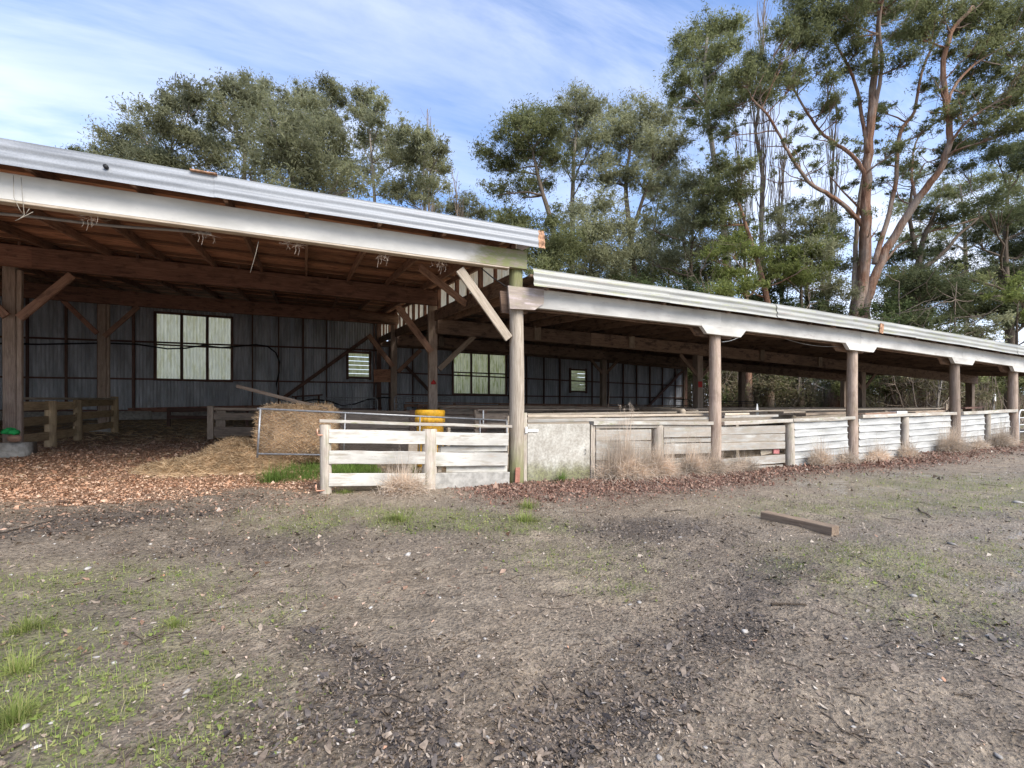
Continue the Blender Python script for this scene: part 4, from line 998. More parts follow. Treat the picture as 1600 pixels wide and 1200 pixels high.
tag(MB().add(V, Q).build('brown_sack', M['rafter'], None, None, True), 'small crumpled brown sack under the bright green cloth', 'sack')

# left pen fence running back from the plinth
lf = thing('pen_fence', (-9.75, 9, gz(-9.75, 9)), 'brown board fence running back along the left posts of the tall shed', 'fence')
xf = -9.75
for (px, t_, b_, w) in ((79.5, 627, 688, 15), (122, 625, 679, 11.5), (179, 620, 667, 10)):
    a, b = at_x(px, b_, xf), at_x(px, t_, xf); t = (xf - CX) / ray(px, 600)[0]
    pole('fence_post', (a.x, a.y, gz(a.x, a.y) - .2), (a.x, a.y, b.z), w / FOC * t / 2, w / FOC * t / 2 * .95, M['yellow_post'], lf)
for k, hh in enumerate((.24, .64, 1.02)):
    for (y0, y1) in ((6.3, 9.6), (9.6, 12.9)):
        za, zb2 = gz(xf, y0) + hh + .08, gz(xf, y1) + hh + .02
        bar('rail', (xf - .02, y0, za), (xf - .02, y1 - .01, zb2), .045, .215, M['yellow_post'], lf, n=3, warp=.006)
bar('cap_rail', (xf - .03, 6.3, gz(xf, 6.3) + 1.28), (xf - .03, 12.7, gz(xf, 12.7) + 1.17), .2, .06, M['pale_wood'], lf, n=5)
for (y0, y1) in ((1.2, 5.9),):
    for hh in (.3, .66, 1.0): bar('rail', (xf - .3, y0, gz(xf, y0) + hh + .1), (xf - .3, y1, gz(xf, y1) + hh + .1), .045, .21, M['pen_wood'], lf, n=3)
    bar('cap_rail', (xf - .25, y0, gz(xf, y0) + 1.25), (xf - .25, y1, gz(xf, y1) + 1.25), .18, .06, M['pen_wood'], lf)
    for yy in (1.3, 3.4, 5.3): pole('fence_post', (xf - .15, yy, gz(xf, yy) - .2), (xf - .15, yy, gz(xf, yy) + 1.2), .09, .085, M['yellow_post'], lf)

# ------------------------------------------------------------------ pens inside the low shed
def pen_along(x0, x1, y, top, label, nr=4, step=2.4, m='pen_wood', cap=True, group=None):
    f = thing('pen_fence', ((x0 + x1) / 2, y, gz((x0 + x1) / 2, y)), label, 'fence', group)
    n = max(1, round((x1 - x0) / step))
    for k in range(n + 1):
        x = x0 + (x1 - x0) * k / n; bar('post', (x, y + .06, gz(x, y) - .2), (x, y + .06, gz(x, y) + top + random.uniform(-.08, .03)), .1, .11, M[m], f)
    for j in range(nr):
        h = top - .12 - j * (top - .2) / nr
        for k in range(0, n, 2):
            xa, xb = x0 + (x1 - x0) * k / n, x0 + (x1 - x0) * min(n, k + 2) / n
            bar('rail', (xa - .05, y - .02, gz(xa, y) + h + random.uniform(-.03, .03)), (xb + .03, y - .02 - .004 * (k % 4), gz(xb, y) + h + random.uniform(-.03, .03)), .035, random.choice([.14, .16, .19]), M[m], f, n=3, warp=.008)
    if cap: bar('cap_rail', (x0, y + .03, gz(x0, y) + top + .02), (x1, y + .03, gz(x1, y) + top), .14, .045, M[m], f, n=6, warp=.01)
    return f
pen_along(.5, 19, 1.45, 1.17, 'first pale board rail of the sheep race close behind the front fence', 3, m='pale_wood')
pen_along(.4, 20.6, 3.3, 1.17, 'second board pen fence across the low shed, below the two logs', 4)
pen_along(.3, 20.8, 6.4, 1.16, 'third board pen fence across the low shed, at the middle posts', 4)
pen_along(.3, 10, 9.6, 1.12, 'short board pen fence between the middle and rear posts of the low shed', 4, m='rafter')
pen_along(.5, 21, 13.2, 1.1, 'dark board pen fence along the rear posts of the low shed', 3, m='rafter')
pen_along(21.3, 31, 13.1, .95, 'black rail fence at the open back of the low shed', 3, m='frame_dark', step=3.2)
pen_along(-8.6, -.4, 14.6, .8, 'low dark rail in front of the iron back wall', 2, m='frame_dark', cap=False)
for k, (x, y0, y1, lab) in enumerate(((4.2, 3.4, 6.2, 'cross fence of a pen, left end under the low shed'), (9.2, 3.4, 6.2, 'cross fence of the pen in the middle of the low shed'), (15.2, 3.4, 6.2, 'cross fence of the pen nearest the open right end'))):
    f = thing('cross_fence', (x, (y0 + y1) / 2, gz(x, y0)), lab, 'fence')
    for j in range(4):
        h = .25 + .27 * j; bar('rail', (x, y0, gz(x, y0) + h), (x, y1, gz(x, y1) + h), .035, .16, M['pen_wood'], f, n=2)
    for yy in (y0 + .1, (y0 + y1) / 2, y1 - .1): bar('post', (x + .06, yy, gz(x, yy) - .2), (x + .06, yy, gz(x, yy) + 1.15), .1, .1, M['pen_wood'], f)
# big red-brown box doors seen over the fence
bd = thing('feed_trough', (3.0, 8.2, gz(3, 8.2)), 'long red brown board trough with framed panels inside the low shed', 'trough')
z0 = gz(3, 8.2)
for k in range(5):
    x = .7 + k * 1.1
    bar('panel', (x, 8.2, z0 + .88), (x + 1.04, 8.2, z0 + .88), .03, .42, M['sarking'], bd)
    bar('stile', (x + 1.07, 8.18, z0 + .3), (x + 1.07, 8.18, z0 + 1.16), .05, .09, M['pen_wood'], bd)
bar('top_rail', (.6, 8.17, z0 + 1.14), (6.3, 8.17, z0 + 1.15), .09, .07, M['pen_wood'], bd, n=4)
for x in (.8, 3.2, 5.9): bar('leg', (x, 8.3, z0 - .2), (x, 8.3, z0 + 1.1), .1, .1, M['pen_wood'], bd)
bar('bottom_board', (.6, 8.2, z0 + .45), (6.3, 8.2, z0 + .45), .03, .4, M['pen_wood'], bd, n=4)
# logs across the rails
def log(a, b, r, label):
    t = thing('log', (a + b) / 2, label, 'log'); pole('log_body', a, b, r, r * .95, M['log'], t, 18, 9, .02, .01)
    d = (a - b).normalized(); MB().tube([a + d * .012, a + d * .020], r * .9, 18).build('cut_end', M['pale_wood'], t, tuple(a))
a = at_y(1067, 649, 1.3); a.z = 1.345; b = at_y(975, 637, 4.2); b.z = 1.50
zr1 = max(gz(a.x, 1.45), gz(b.x, 1.45)) + 1.17 + .045
a.z = zr1 + .09; b.z = max(a.z, gz(b.x, 3.3) + 1.17 + .06 + .09); log(a, b, .085, 'peeled log across the pen rails, its pale cut end nearest the white fence')
c = at_y(1088, 648, 1.7); c.z = a.z - .01; d = at_y(990, 635, 5.0); d.z = b.z; log(c, d, .08, 'second darker log lying just behind the pale ended log')
# bits standing or lying on the pen rails
def over(px, y): return at_y(px, 640, y).x
x = over(1183, 1.6); z = gz(x, 1.6) + .9
V = [(-.06, -.015, 0), (.06, -.015, 0), (.06, .015, 0), (-.06, .015, 0), (-.05, -.012, .38), (.05, -.012, .38), (.05, .012, .38), (-.05, .012, .38), (-.012, -.008, at_y(1183, 631, 1.6).z - z), (.012, -.008, at_y(1183, 631, 1.6).z - z), (.012, .008, at_y(1183, 631, 1.6).z - z), (-.012, .008, at_y(1183, 631, 1.6).z - z)]
tag(MB().add([(x + v[0], 1.6 + v[1], z + v[2]) for v in V], [(0, 1, 5, 4), (1, 2, 6, 5), (2, 3, 7, 6), (3, 0, 4, 7), (4, 5, 9, 8), (5, 6, 10, 9), (6, 7, 11, 10), (7, 4, 8, 11), (8, 9, 10, 11), (3, 2, 1, 0)]).build('pointed_picket', M['white'], None), 'white pointed picket sticking up behind the worn board fence', 'picket')
for (px0, px1, py0, py1, y, W_, H_, lab, mt) in ((1128, 1166, 647.5, 646.5, .5, .2, .05, 'grey plank laid flat right of the round post', 'pale_wood'), (1128, 1212, 651.5, 649.5, .3, .16, .06, 'long pale plank lying on the worn fence top', 'grey_board'),
        (1212, 1246, 644.5, 643.5, 1.3, .5, .05, 'pale flat board lid lying on the race rails', 'pale_wood'), (1250, 1326, 647.5, 645, .9, .35, .07, 'reddish plank stack end beside the second round post', 'pen_wood'),
        (1396, 1412, 645, 644.6, .45, .2, .09, 'small white block lying on the iron fence rail', 'white'), (1420, 1478, 645, 641.5, .35, .35, .05, 'weathered plank lying along the iron fence top', 'pen_wood'),
        (1478, 1492, 640.5, 640, .6, .25, .1, 'dark board offcut against the third round post', 'rafter'), (1500, 1527, 638, 636.5, .9, .3, .06, 'dark plank lying beyond the third round post', 'frame_dark'), (1345, 1400, 647.5, 645.3, .5, .25, .05, 'brown board lying right of the second round post', 'rafter')):
    tag(bar('loose_board', at_y(px0, py0, y), at_y(px1, py1, y), W_, H_, M[mt], None, n=2), lab, 'board')
tag(bar('stake', at_y(1478.5, 650, .3), at_y(1478.5, 631, .3), .04, .06, M['pale_wood'], None), 'short pale stake standing beside the third round post', 'stake')
tag(bar('marker_stick', at_y(755, 662, 2.6), at_y(755, 641, 2.6), .03, .03, M['white'], None), 'thin white stick standing beside the tall corner post', 'stick')
# steel hurdles
def hurdle(x, y, w, h, az, label, m='dark_pipe', nb=6):
    z = gz(x, y) + .12; t = thing('steel_hurdle', (x, y, z), label, 'hurdle'); ca, sa = math.cos(az), math.sin(az)
    P = lambda u, v: (x + ca * u, y + sa * u, z + v)
    c = [P(0, 0), P(0, h - .12), P(.04, h - .03), P(.12, h), P(w - .12, h), P(w - .04, h - .03), P(w, h - .12), P(w, 0)]
    MB().tube(c, .022, 8).build('pipe_frame', M[m], t, None, True)
    for k in range(nb): v = h * (k + .5) / nb; MB().tube([P(.01, v), P(w - .01, v)], .014, 6).build('bar', M[m], t, None, True)
    MB().tube([P(w / 2, .02), P(w / 2, h - .01)], .014, 6).build('bar', M[m], t, None, True)
    return t
hurdle(15.1, 12.2, 1.7, 1.35, R(20), 'dark steel hurdle at the open end of the iron back wall')
hurdle(17.6, 11.5, 2.6, 1.3, R(-8), 'dark steel gate standing behind the first round post')
hurdle(-.6, 9.6, 2.3, 1.35, R(10), 'grey steel hurdle between the inner posts near the corner window', 'pipe', 7)
hurdle(-2.9, 12.0, 2.0, 1.2, R(-4), 'grey steel hurdle behind the yellow drum', 'pipe', 6)
# hose along the wall and hanging loop
pts = [(-30, 536, 17.6), (60, 538, 17.6), (160, 536, 17.6), (215, 538, 17.6), (262, 545, 17.6), (290, 544, 17.6), (318, 539.5, 17.6), (345, 543, 17.6), (372, 541, 17.6), (400, 538.5, 17.6), (418, 541, 17.5), (431, 551, 17.5), (437, 566, 17.5), (436, 582, 17.5), (432, 600, 17.5), (434, 618, 17.5)]
tag(MB().tube([at_y(*p) for p in pts], .034, 7).build('hose', M['black'], None, None, True), 'black hose looped along the iron back wall and past the clear window', 'hose')
pts = [(450, 622, 16.5), (470, 628, 16.4), (492, 624, 16.3), (515, 627, 16.2), (535, 634, 16.0), (555, 631, 16.2), (575, 624, 16.2), (600, 621, 16), (618, 622, 15.8)]
tag(MB().tube([at_y(*p) for p in pts], .035, 7).build('cable', M['black'], None, None, True), 'black cable trailing low under the louvre window behind the bale', 'cable')
bsh = thing('wall_shelf', at_y(480, 625, 17.2), 'rough dark shelf fixed low on the iron back wall behind the bale', 'shelf')
bar('shelf_board', at_y(456, 620, 17.3), at_y(504, 617, 17.3), .4, .06, M['frame_dark'], bsh); bar('bracket', at_y(462, 636, 17.5), at_y(462, 620, 17.5), .08, .1, M['frame_dark'], bsh); bar('bracket', at_y(498, 634, 17.5), at_y(498, 618, 17.5), .08, .1, M['frame_dark'], bsh)
# twine and straw wisps hanging from the front beam
def hang(a, lens, label, n=1, dy=0.0):
    mb = MB()
    for L in lens:
        p = a + Vector((random.uniform(-.05, .05), 0, 0)); pp = [p]
        for k in range(5): pp.append(pp[-1] + Vector((random.uniform(-.02, .02), random.uniform(-.01, .01), -L / 5)))
        mb.tube(pp, .0045, 4, False)
    return mb.build('hanging_twine', M['twine'], None)
mb = MB(); A_, B_ = at_y(21, 274, -.24), at_y(33, 277, -.24); C_ = at_y(29, 343, -.25)
mb.tube([A_, A_ + (C_ - A_) * .5 + Vector((-.02, 0, 0)), at_y(30, 326, -.25), at_y(38, 338, -.25), at_y(46, 326, -.25)], .0035, 5).tube([B_, B_ + Vector((.01, 0, -.2)), at_y(38, 336, -.25), C_], .0035, 5).tube([at_y(24, 345, -.25), at_y(34, 340, -.25), at_y(52, 331, -.25)], .0035, 5)
tag(mb.build('hanging_twine', M['twine'], None), 'looped grey twine hanging over the left end of the tall white beam', 'twine')
p = at_y(404, 377, -.05); mb = MB().tube([p, at_y(400, 395, -.05), at_y(391, 426, -.05)], .0035, 5)
tag(mb.build('hanging_twine', M['twine'], None), 'single strand of white twine dangling under the tall white beam', 'twine')
for k, (px, py, lab) in enumerate(((322, 367, 'small tuft of nest straw nearest the dangling single twine'), (458, 384, 'wide straw wisp under the middle of the tall white beam'), (600, 403, 'thin straw wisp under the tall white beam'), (688, 415, 'straw wisp beside the top of the pale brace'), (140, 344, 'faint straw wisp by the left conduit'))):
    p = at_y(px, py, -.08); mb = MB(); mb.add(*strands(26, p.x, p.y, p.z + .02, np.array([.07, .03, .015]), .13, .003, .6))
    for j in range(3):
        q_ = p + Vector((random.uniform(-.1, .1), 0, 0)); mb.tube([q_, q_ + Vector((.01, 0, -.06)), q_ + Vector((-.01, .0, -.06 - random.random() * .12))], .0016, 4, False)
    tag(mb.build('straw_wisp', M['dry_grass'], None), lab, 'straw', 'straw wisps under the white beam')

# ------------------------------------------------------------------ timber block lying in the yard
A = Vector((*on_ground(1189, 812), 0)); B = Vector((*on_ground(1300, 837), 0)); Bd = (B - A).normalized()
nrm = Vector((-Bd.y, Bd.x, 0)); off = nrm * .07
p0, p1 = A + off, B + off; p0.z = gz(p0.x, p0.y) + .04; p1.z = gz(p1.x, p1.y) + .045
tag(bar('timber_block', p0, p1, .15, .115, M['sleeper'], None, n=4, bev=.008), 'short sawn brown timber beam lying alone on the muddy yard', 'beam')
# pipe gate and things beyond the right end
pg = thing('pipe_gate', (22.2, -.2, gz(22, 0)), 'white rounded pipe gate past the last round post', 'gate')
x0 = at_y(1592, 650, .1).x; z0 = gz(x0, .1); P = lambda u, v: (x0 + u, .1 + .1 * u, z0 + v)
MB().tube([P(0, .1), P(0, .95), P(.08, 1.08), P(.2, 1.12), P(3.2, 1.12), P(3.3, 1.05), P(3.34, .95), P(3.34, .1)], .026, 8).build('pipe_frame', M['white'], pg, None, True)
for v in (.35, .6, .85): MB().tube([P(0, v), P(3.34, v)], .018, 7).build('bar', M['white'], pg, None, True)
wm = at_d(1552, 618, 46); g_ = gz(wm.x, wm.y)
t = thing('sign_post', (wm.x, wm.y, g_), 'white plate on a grey post seen past the third round post', 'sign'); bar('post', (wm.x, wm.y, g_ - .2), (wm.x, wm.y, at_d(1552, 560, 46).z), .12, .14, M['pipe'], t); bar('plate', (wm.x, wm.y - .1, at_d(1552, 627, 46).z), (wm.x, wm.y - .1, at_d(1552, 606, 46).z), .04, .45, M['white'], t)

# ------------------------------------------------------------------ trees
def leaf_cloud(C, Rr, n, ln, wd, sub=24, drop=.75, squash=.9, spread=.28):
    """n leaf blades gathered in clumps through an ellipsoid; drooping, each a small pointed face."""
    C = np.asarray(C, float)
    d = RNG.normal(0, 1, (sub, 3)); d /= np.linalg.norm(d, axis=1)[:, None]; d[:, 2] = np.where(d[:, 2] < -.25, -d[:, 2] * .5, d[:, 2])
    S = C + d * (Rr * (.2 + .9 * RNG.random(sub)))[:, None] * np.array([1, 1, squash])
    wt = RNG.random(sub) + .35; idx = RNG.choice(sub, n, p=wt / wt.sum())
    g = RNG.normal(0, 1, (n, 3)); g /= np.linalg.norm(g, axis=1)[:, None]; g *= np.minimum(np.abs(RNG.normal(0, .62, n)), 1.15)[:, None]
    P = S[idx] + g * Rr * spread * 1.7 * (.6 + wt[idx] * .5)[:, None] * np.array([1.0, 1.0, .85]) - np.array([0, 0, .04]) * Rr
    return blades(P, ln, wd, drop), S
def blades(P, ln, wd, drop=.7):
    n = len(P); L = ln * (.6 + .8 * RNG.random(n)); W = wd * (.7 + .6 * RNG.random(n))
    D = RNG.normal(0, 1, (n, 3)) * np.array([1, 1, .6]) + np.array([0, 0, -drop]); D /= np.linalg.norm(D, axis=1)[:, None]
    S = np.cross(D, RNG.normal(0, 1, (n, 3))); S /= np.linalg.norm(S, axis=1)[:, None] + 1e-9
    V = np.stack([P - D * (L * .5)[:, None] - S * (W * .5)[:, None], P - D * (L * .28)[:, None] + S * (W * .5)[:, None], P + D * (L * .6)[:, None]], 1).reshape(-1, 3)
    return V, np.arange(n * 3).reshape(-1, 3)
def bez(a, b, up, n=7, jit=.03):
    a, b = np.asarray(a, float), np.asarray(b, float); L = np.linalg.norm(b - a); t = np.linspace(0, 1, n)[:, None]
    c = a * .5 + b * .5 + np.array([0, 0, up * L]) + RNG.normal(0, .06 * L, 3)
    P = a * (1 - t) ** 2 + c * 2 * t * (1 - t) + b * t ** 2
    P[1:-1] += RNG.normal(0, jit * L * .3, (n - 2, 3)); return P
LG = 'gum trees behind the tall shed'
def tree(name, label, base, depth, tpath, blobs, leaf, bark, r0, dens=1.0, ln=.27, wd=.075, jit=1.6, cat='tree', group=None, limbs=(), twigs=5, squash=.92, drop=.75, trunk_r_top=.25, bare=0, sub=24, spread=.28, sprigs=6):
    """base: photo pixel of the foot (at depth) ; tpath: pixels up the main stem ; blobs: (px, py, radius px[, density])."""
    d0 = depth; depth = behind(base[0], depth); r0 *= depth / d0; limbs = [(p_, a_ * depth / d0, b_ * depth / d0) for p_, a_, b_ in limbs]
    bp = at_d(*base, depth); g = gz(bp.x, bp.y); o = np.array([bp.x, bp.y, g])
    root = thing(name, o, label, cat, group)
    P = [np.array([bp.x, bp.y, g - .3])] + [np.array(at_d(px, py, depth + RNG.normal(0, .25))) for px, py in tpath]
    # smooth the stem
    P = np.array(P); t = np.linspace(0, len(P) - 1, (len(P) - 1) * 4 + 1); P = np.stack([np.interp(t, np.arange(len(P)), P[:, k]) for k in range(3)], -1)
    for _ in range(2): P[1:-1] = (P[:-2] + 2 * P[1:-1] + P[2:]) / 4
    P[1:-1] += RNG.normal(0, r0 * .05, (len(P) - 2, 3))
    Rt = np.linspace(r0, r0 * trunk_r_top, len(P)); Rt[:2] *= 1.25
    mbt = MB(); mbt.tube(P, Rt, 22 if r0 > .5 else 14, True, .04, .2); mbt.build('trunk', M[bark], root, tuple(o), True)
    nodes = [(P, Rt)]
    for (path, ra, rb) in limbs:
        Q = np.array([np.array(at_d(px, py, depth + (dd[0] if dd else 0))) for px, py, *dd in path])
        t = np.linspace(0, len(Q) - 1, (len(Q) - 1) * 4 + 1); Q = np.stack([np.interp(t, np.arange(len(Q)), Q[:, k]) for k in range(3)], -1)
        for _ in range(2): Q[1:-1] = (Q[:-2] + 2 * Q[1:-1] + Q[2:]) / 4
        Q[2:-1] += RNG.normal(0, ra * .12, (len(Q) - 3, 3))
        Rq = np.linspace(ra, rb, len(Q)); mb = MB(); mb.tube(Q, Rq, 14, True, .04, .16); mb.build('limb', M[bark], root, tuple(o), True); nodes.append((Q, Rq))
    lv, lq, ln_ = [], [], 0
    for bl in blobs:
        px, py, rp = bl[:3]; dn = bl[3] if len(bl) > 3 else 1.0
        rw = rp / FOC * depth; dj = RNG.normal(0, jit); c = np.array(at_d(px, py, depth + dj))
        # hang the blob on the nearest lower stem point
        best = None
        for (Q, Rq) in nodes[:1 + len(limbs)]:
            dv = c - Q; dist = np.linalg.norm(dv, axis=1) + np.where(dv[:, 2] < dist_min(rw), 6, 0) + np.maximum(0, 0.35 * np.abs(dv[:, :2]).sum(1) - dv[:, 2]) * .4
            k = int(np.argmin(dist))
            if best is None or dist[k] < best[0]: best = (dist[k], Q[k], Rq[k])
        a, ra = best[1], min(best[2] * .6, .045 + .02 * rw * 2)
        mb = MB(); B = bez(a, c - np.array([0, 0, rw * .25]), .06); mb.tube(B, np.linspace(ra, max(.02, ra * .35), len(B)), 6, False, .1)
        if not bare:
            n = int((3.5 if group == LG else 2.8) * dn * dens * (rp * .64) ** 2 * math.pi / (ln * wd * .5 * (FOC * .64 / depth) ** 2) * .95)
            n = max(30, min(n, 14000)); (V, Q_), S = leaf_cloud(c, rw, n, ln, wd, sub, drop, squash, spread)
            lv.append(V); lq.append(Q_ + ln_); ln_ += len(V)
        else: S = c + RNG.normal(0, rw * .6, (twigs, 3))
        for s in S[:twigs]:
            b2 = bez(B[-3], s, .04, 5); mb.tube(b2, np.linspace(max(.018, ra * .35), .010, 5), 4, False)
        mb.build('limb', M[bark], root, tuple(o), True)
    # fine upswept side branches with small leaf sprays along stem and limbs
    mb = MB()
    for k in range(sprigs):
        Q, Rq = nodes[RNG.integers(0, 1 + len(limbs))] if limbs else nodes[0]; i = int(len(Q) * (.35 + .63 * RNG.random())); i = min(i, len(Q) - 1)
        L = (1.2 + 3.2 * RNG.random()); az = RNG.random() * 6.28; el = RNG.uniform(.25, 1.1); e = Q[i] + L * np.array([math.cos(az) * math.cos(el), math.sin(az) * math.cos(el), math.sin(el)])
        B = bez(Q[i], e, -.12, 7, .06); mb.tube(B, np.linspace(min(.07, Rq[i] * .4), .012, 7), 5, False)
        for j in (4, 5, 6):
            e2 = B[j] + RNG.normal(0, .5, 3); mb.tube(bez(B[j - 1], e2, .05, 4), np.linspace(.016, .008, 4), 3, False)
            if RNG.random() < .75:
                (V, Q_), S = leaf_cloud(e2, .30 + .35 * RNG.random(), int(60 + 90 * RNG.random()), ln, wd, 7, drop, .8, .3); lv.append(V); lq.append(Q_ + ln_); ln_ += len(V)
    if sprigs: tag(mb.build('side_branches', M[bark], root, tuple(o)), None, None, None, 'stuff')
    if lv:
        V = np.vstack(lv); place('crown', make_mesh('crown', V - o, None, np.vstack(lq)), M[leaf], Matrix.Translation(Vector(o)), root)
    return root
def dist_min(rw): return -.2 * rw

tree('gum_tree', 'low pale green gum at the left end of the stand over the roof', (195, 650), 37, [(190, 420), (185, 330), (190, 270)], [(165, 247, 30), (205, 240, 40), (240, 265, 40), (165, 275, 35, .6), (215, 290, 45, .6)], 'leaf_gum', 'bark_grey', .28, group=LG)
tree('gum_tree', 'broad gum with the rounded left shoulder of the stand', (270, 650), 34, [(268, 450), (262, 330), (265, 240)], [(215, 213, 36), (250, 195, 40), (290, 162, 34), (268, 165, 26), (310, 155, 30), (300, 220, 45, .8), (250, 250, 45, .8), (285, 275, 50, .5), (330, 250, 40, .6)], 'leaf_gum', 'bark_grey', .34, group=LG)
tree('gum_tree', 'tallest gum in the left stand, its top highest above the roof', (375, 650), 36, [(378, 450), (380, 320), (384, 210)], [(384, 135, 24), (355, 152, 32), (410, 152, 33), (385, 165, 38), (345, 195, 42), (425, 190, 36), (385, 225, 45, .7), (330, 225, 35, .7), (400, 270, 45, .5), (360, 285, 40, .4)], 'leaf_gum', 'bark_grey', .36, group=LG)
tree('gum_tree', 'pale dense gum in front of the middle of the left stand', (455, 650), 31, [(452, 450), (455, 340), (458, 260)], [(440, 225, 44), (470, 205, 38), (500, 225, 44), (430, 265, 46, .8), (480, 270, 50, .8), (520, 250, 40, .8), (455, 305, 45, .6), (510, 300, 45, .6), (545, 285, 40, .6)], 'leaf_gum_pale', 'bark_grey', .30, group=LG)
tree('gum_tree', 'small topped gum second from the right among the three thin crowns', (485, 650), 39, [(488, 420), (492, 280), (490, 190)], [(475, 148, 22), (490, 170, 30), (455, 160, 20), (505, 195, 28), (475, 200, 30)], 'leaf_gum', 'bark_grey', .24, group=LG)
tree('gum_tree', 'thin gum with a narrow round top left of the sky gap', (520, 650), 39, [(522, 420), (524, 280), (520, 190)], [(517, 142, 24), (510, 165, 20), (528, 158, 20), (522, 190, 20, .7), (530, 212, 18, .5)], 'leaf_gum', 'bark_grey', .2, group=LG)
tree('gum_tree', 'slender gum with open crown right of the sky gap', (588, 650), 36, [(590, 440), (585, 300), (578, 210)], [(572, 153, 26), (592, 165, 20), (565, 185, 28), (590, 195, 22, .8), (570, 225, 30, .7), (605, 222, 32), (635, 215, 24), (615, 250, 34, .7), (580, 265, 35, .6), (640, 250, 26, .8), (600, 300, 35, .4)], 'leaf_gum', 'bark_grey', .24, group=LG)
tree('gum_tree', 'gum with drooping crown at the right end of the left stand', (668, 650), 35, [(668, 430), (664, 330), (662, 260)], [(662, 225, 28), (685, 240, 22), (650, 245, 24), (672, 262, 34), (692, 268, 16), (655, 290, 32, .7), (680, 295, 26, .7), (625, 300, 22), (640, 312, 26, .6)], 'leaf_gum_pale', 'bark_grey', .22, group=LG)
tree('gum_tree', 'distant tree top just showing at the far left over the roof', (118, 650), 60, [(120, 420), (122, 300)], [(122, 243, 16), (135, 250, 18), (100, 255, 22)], 'leaf_conifer', 'bark_brown', .3, group=LG)
tree('gum_tree', 'small grey gum low over the roof in the gap between the stands', (722, 650), 52, [(722, 450), (722, 370)], [(712, 325, 18), (735, 320, 20), (755, 335, 24), (725, 340, 24), (690, 330, 20)], 'leaf_gum_pale', 'bark_grey', .24)

MG = 'gum trees behind the low shed'
tree('gum_tree', 'leaning gum with layered crowns at the left of the middle stand', (880, 650), 40, [(872, 480), (866, 360), (842, 285), (832, 235)], [(760, 240, 24), (775, 262, 22), (800, 225, 36), (830, 195, 42), (805, 190, 22), (850, 205, 30), (860, 185, 24), (835, 235, 38), (795, 262, 26), (865, 250, 30), (775, 300, 26, .6), (815, 300, 34, .8), (850, 290, 28, .8), (850, 240, 24)], 'leaf_gum_dark', 'bark_brown', .34, group=MG)
tree('gum_tree', 'tall straight gum with the highest dense top of the middle stand', (896, 650), 44, [(895, 450), (894, 330), (896, 240), (902, 190)], [(905, 160, 30), (885, 172, 26), (925, 170, 28), (935, 185, 20), (905, 195, 36), (885, 215, 28), (925, 220, 28), (900, 235, 26, .8), (885, 262, 22, .6), (925, 255, 20, .5), (905, 282, 22, .5)], 'leaf_gum', 'bark_grey', .34, group=MG)
tree('gum_tree', 'forked gum with broad rounded crown in the middle stand', (998, 650), 41, [(995, 470), (985, 370), (975, 290), (985, 230)], [(985, 180, 34), (965, 205, 30), (1010, 185, 32), (1035, 195, 30), (950, 215, 24), (985, 225, 42), (1020, 230, 36), (945, 250, 24), (965, 275, 34), (1000, 280, 34, .7), (1040, 250, 34), (1055, 230, 26), (940, 280, 22), (1035, 290, 30, .7)], 'leaf_gum', 'bark_brown', .36, group=MG, limbs=[([(985, 370), (1005, 310), (1020, 270)], .2, .08)])
tree('gum_tree', 'pale slim gum right of the forked gum with open lower stem', (1022, 650), 47, [(1020, 470), (1018, 380), (1030, 310)], [(1030, 255, 26, .7), (1050, 275, 32, .7), (1015, 300, 26, .6), (1065, 300, 34, .8), (1045, 330, 26, .5)], 'leaf_gum_pale', 'bark_grey', .25, group=MG)
tree('wattle_tree', 'bushy dark green wattle right beside the end of the tall roof', (860, 650), 36, [(858, 520), (852, 420)], [(790, 345, 28), (810, 352, 34), (790, 375, 36), (830, 375, 40), (860, 350, 30), (850, 400, 50), (810, 400, 30), (880, 385, 36), (850, 425, 50)], 'leaf_gum_dark', 'bark_brown', .25, cat='tree')
tree('wattle_tree', 'olive green bushy tree filling the space under the straight gum', (925, 650), 38, [(925, 530), (922, 430), (925, 350)], [(905, 335, 30, .8), (945, 325, 32, .8), (925, 365, 44), (965, 365, 36), (900, 400, 46), (950, 405, 52), (985, 395, 32), (910, 440, 40), (960, 445, 44)], 'leaf_gum', 'bark_brown', .25, cat='tree')
tree('wattle_tree', 'ragged olive tree between the bushy tree and the bare poplars', (1075, 650), 40, [(1075, 520), (1080, 400), (1085, 320)], [(1010, 350, 28, .7), (1080, 320, 34), (1095, 285, 30), (1060, 355, 38, .8), (1100, 340, 34), (1010, 400, 34, .7), (1050, 405, 40, .8), (1105, 385, 34, .8)], 'leaf_gum', 'bark_brown', .25, cat='tree')
tree('gum_tree', 'very tall dark gum with narrow stacked crown left of the giant gum', (1142, 650), 45, [(1140, 470), (1130, 330), (1110, 220), (1100, 120), (1105, 60)], [(1100, 50, 32), (1075, 70, 28), (1130, 50, 30), (1145, 40, 22), (1060, 100, 24), (1100, 90, 38), (1130, 90, 30), (1070, 125, 30), (1055, 145, 18), (1100, 135, 34), (1080, 165, 26), (1050, 165, 16), (1120, 160, 24, .7), (1085, 195, 24, .7), (1150, 70, 20)], 'leaf_gum_dark', 'bark_grey', .42, group=MG)
tree('wattle_tree', 'bright green bushy tree with red brown leaning stem before the poplars', (1200, 620), 30, [(1205, 500), (1190, 430), (1165, 350), (1145, 290)], [(1130, 262, 26), (1155, 275, 26), (1165, 262, 18), (1115, 290, 26), (1145, 305, 36), (1100, 300, 18), (1110, 325, 26), (1165, 300, 22, .8), (1135, 345, 34, .8), (1100, 350, 18)], 'leaf_gum_dark', 'bark_red', .24, cat='tree')
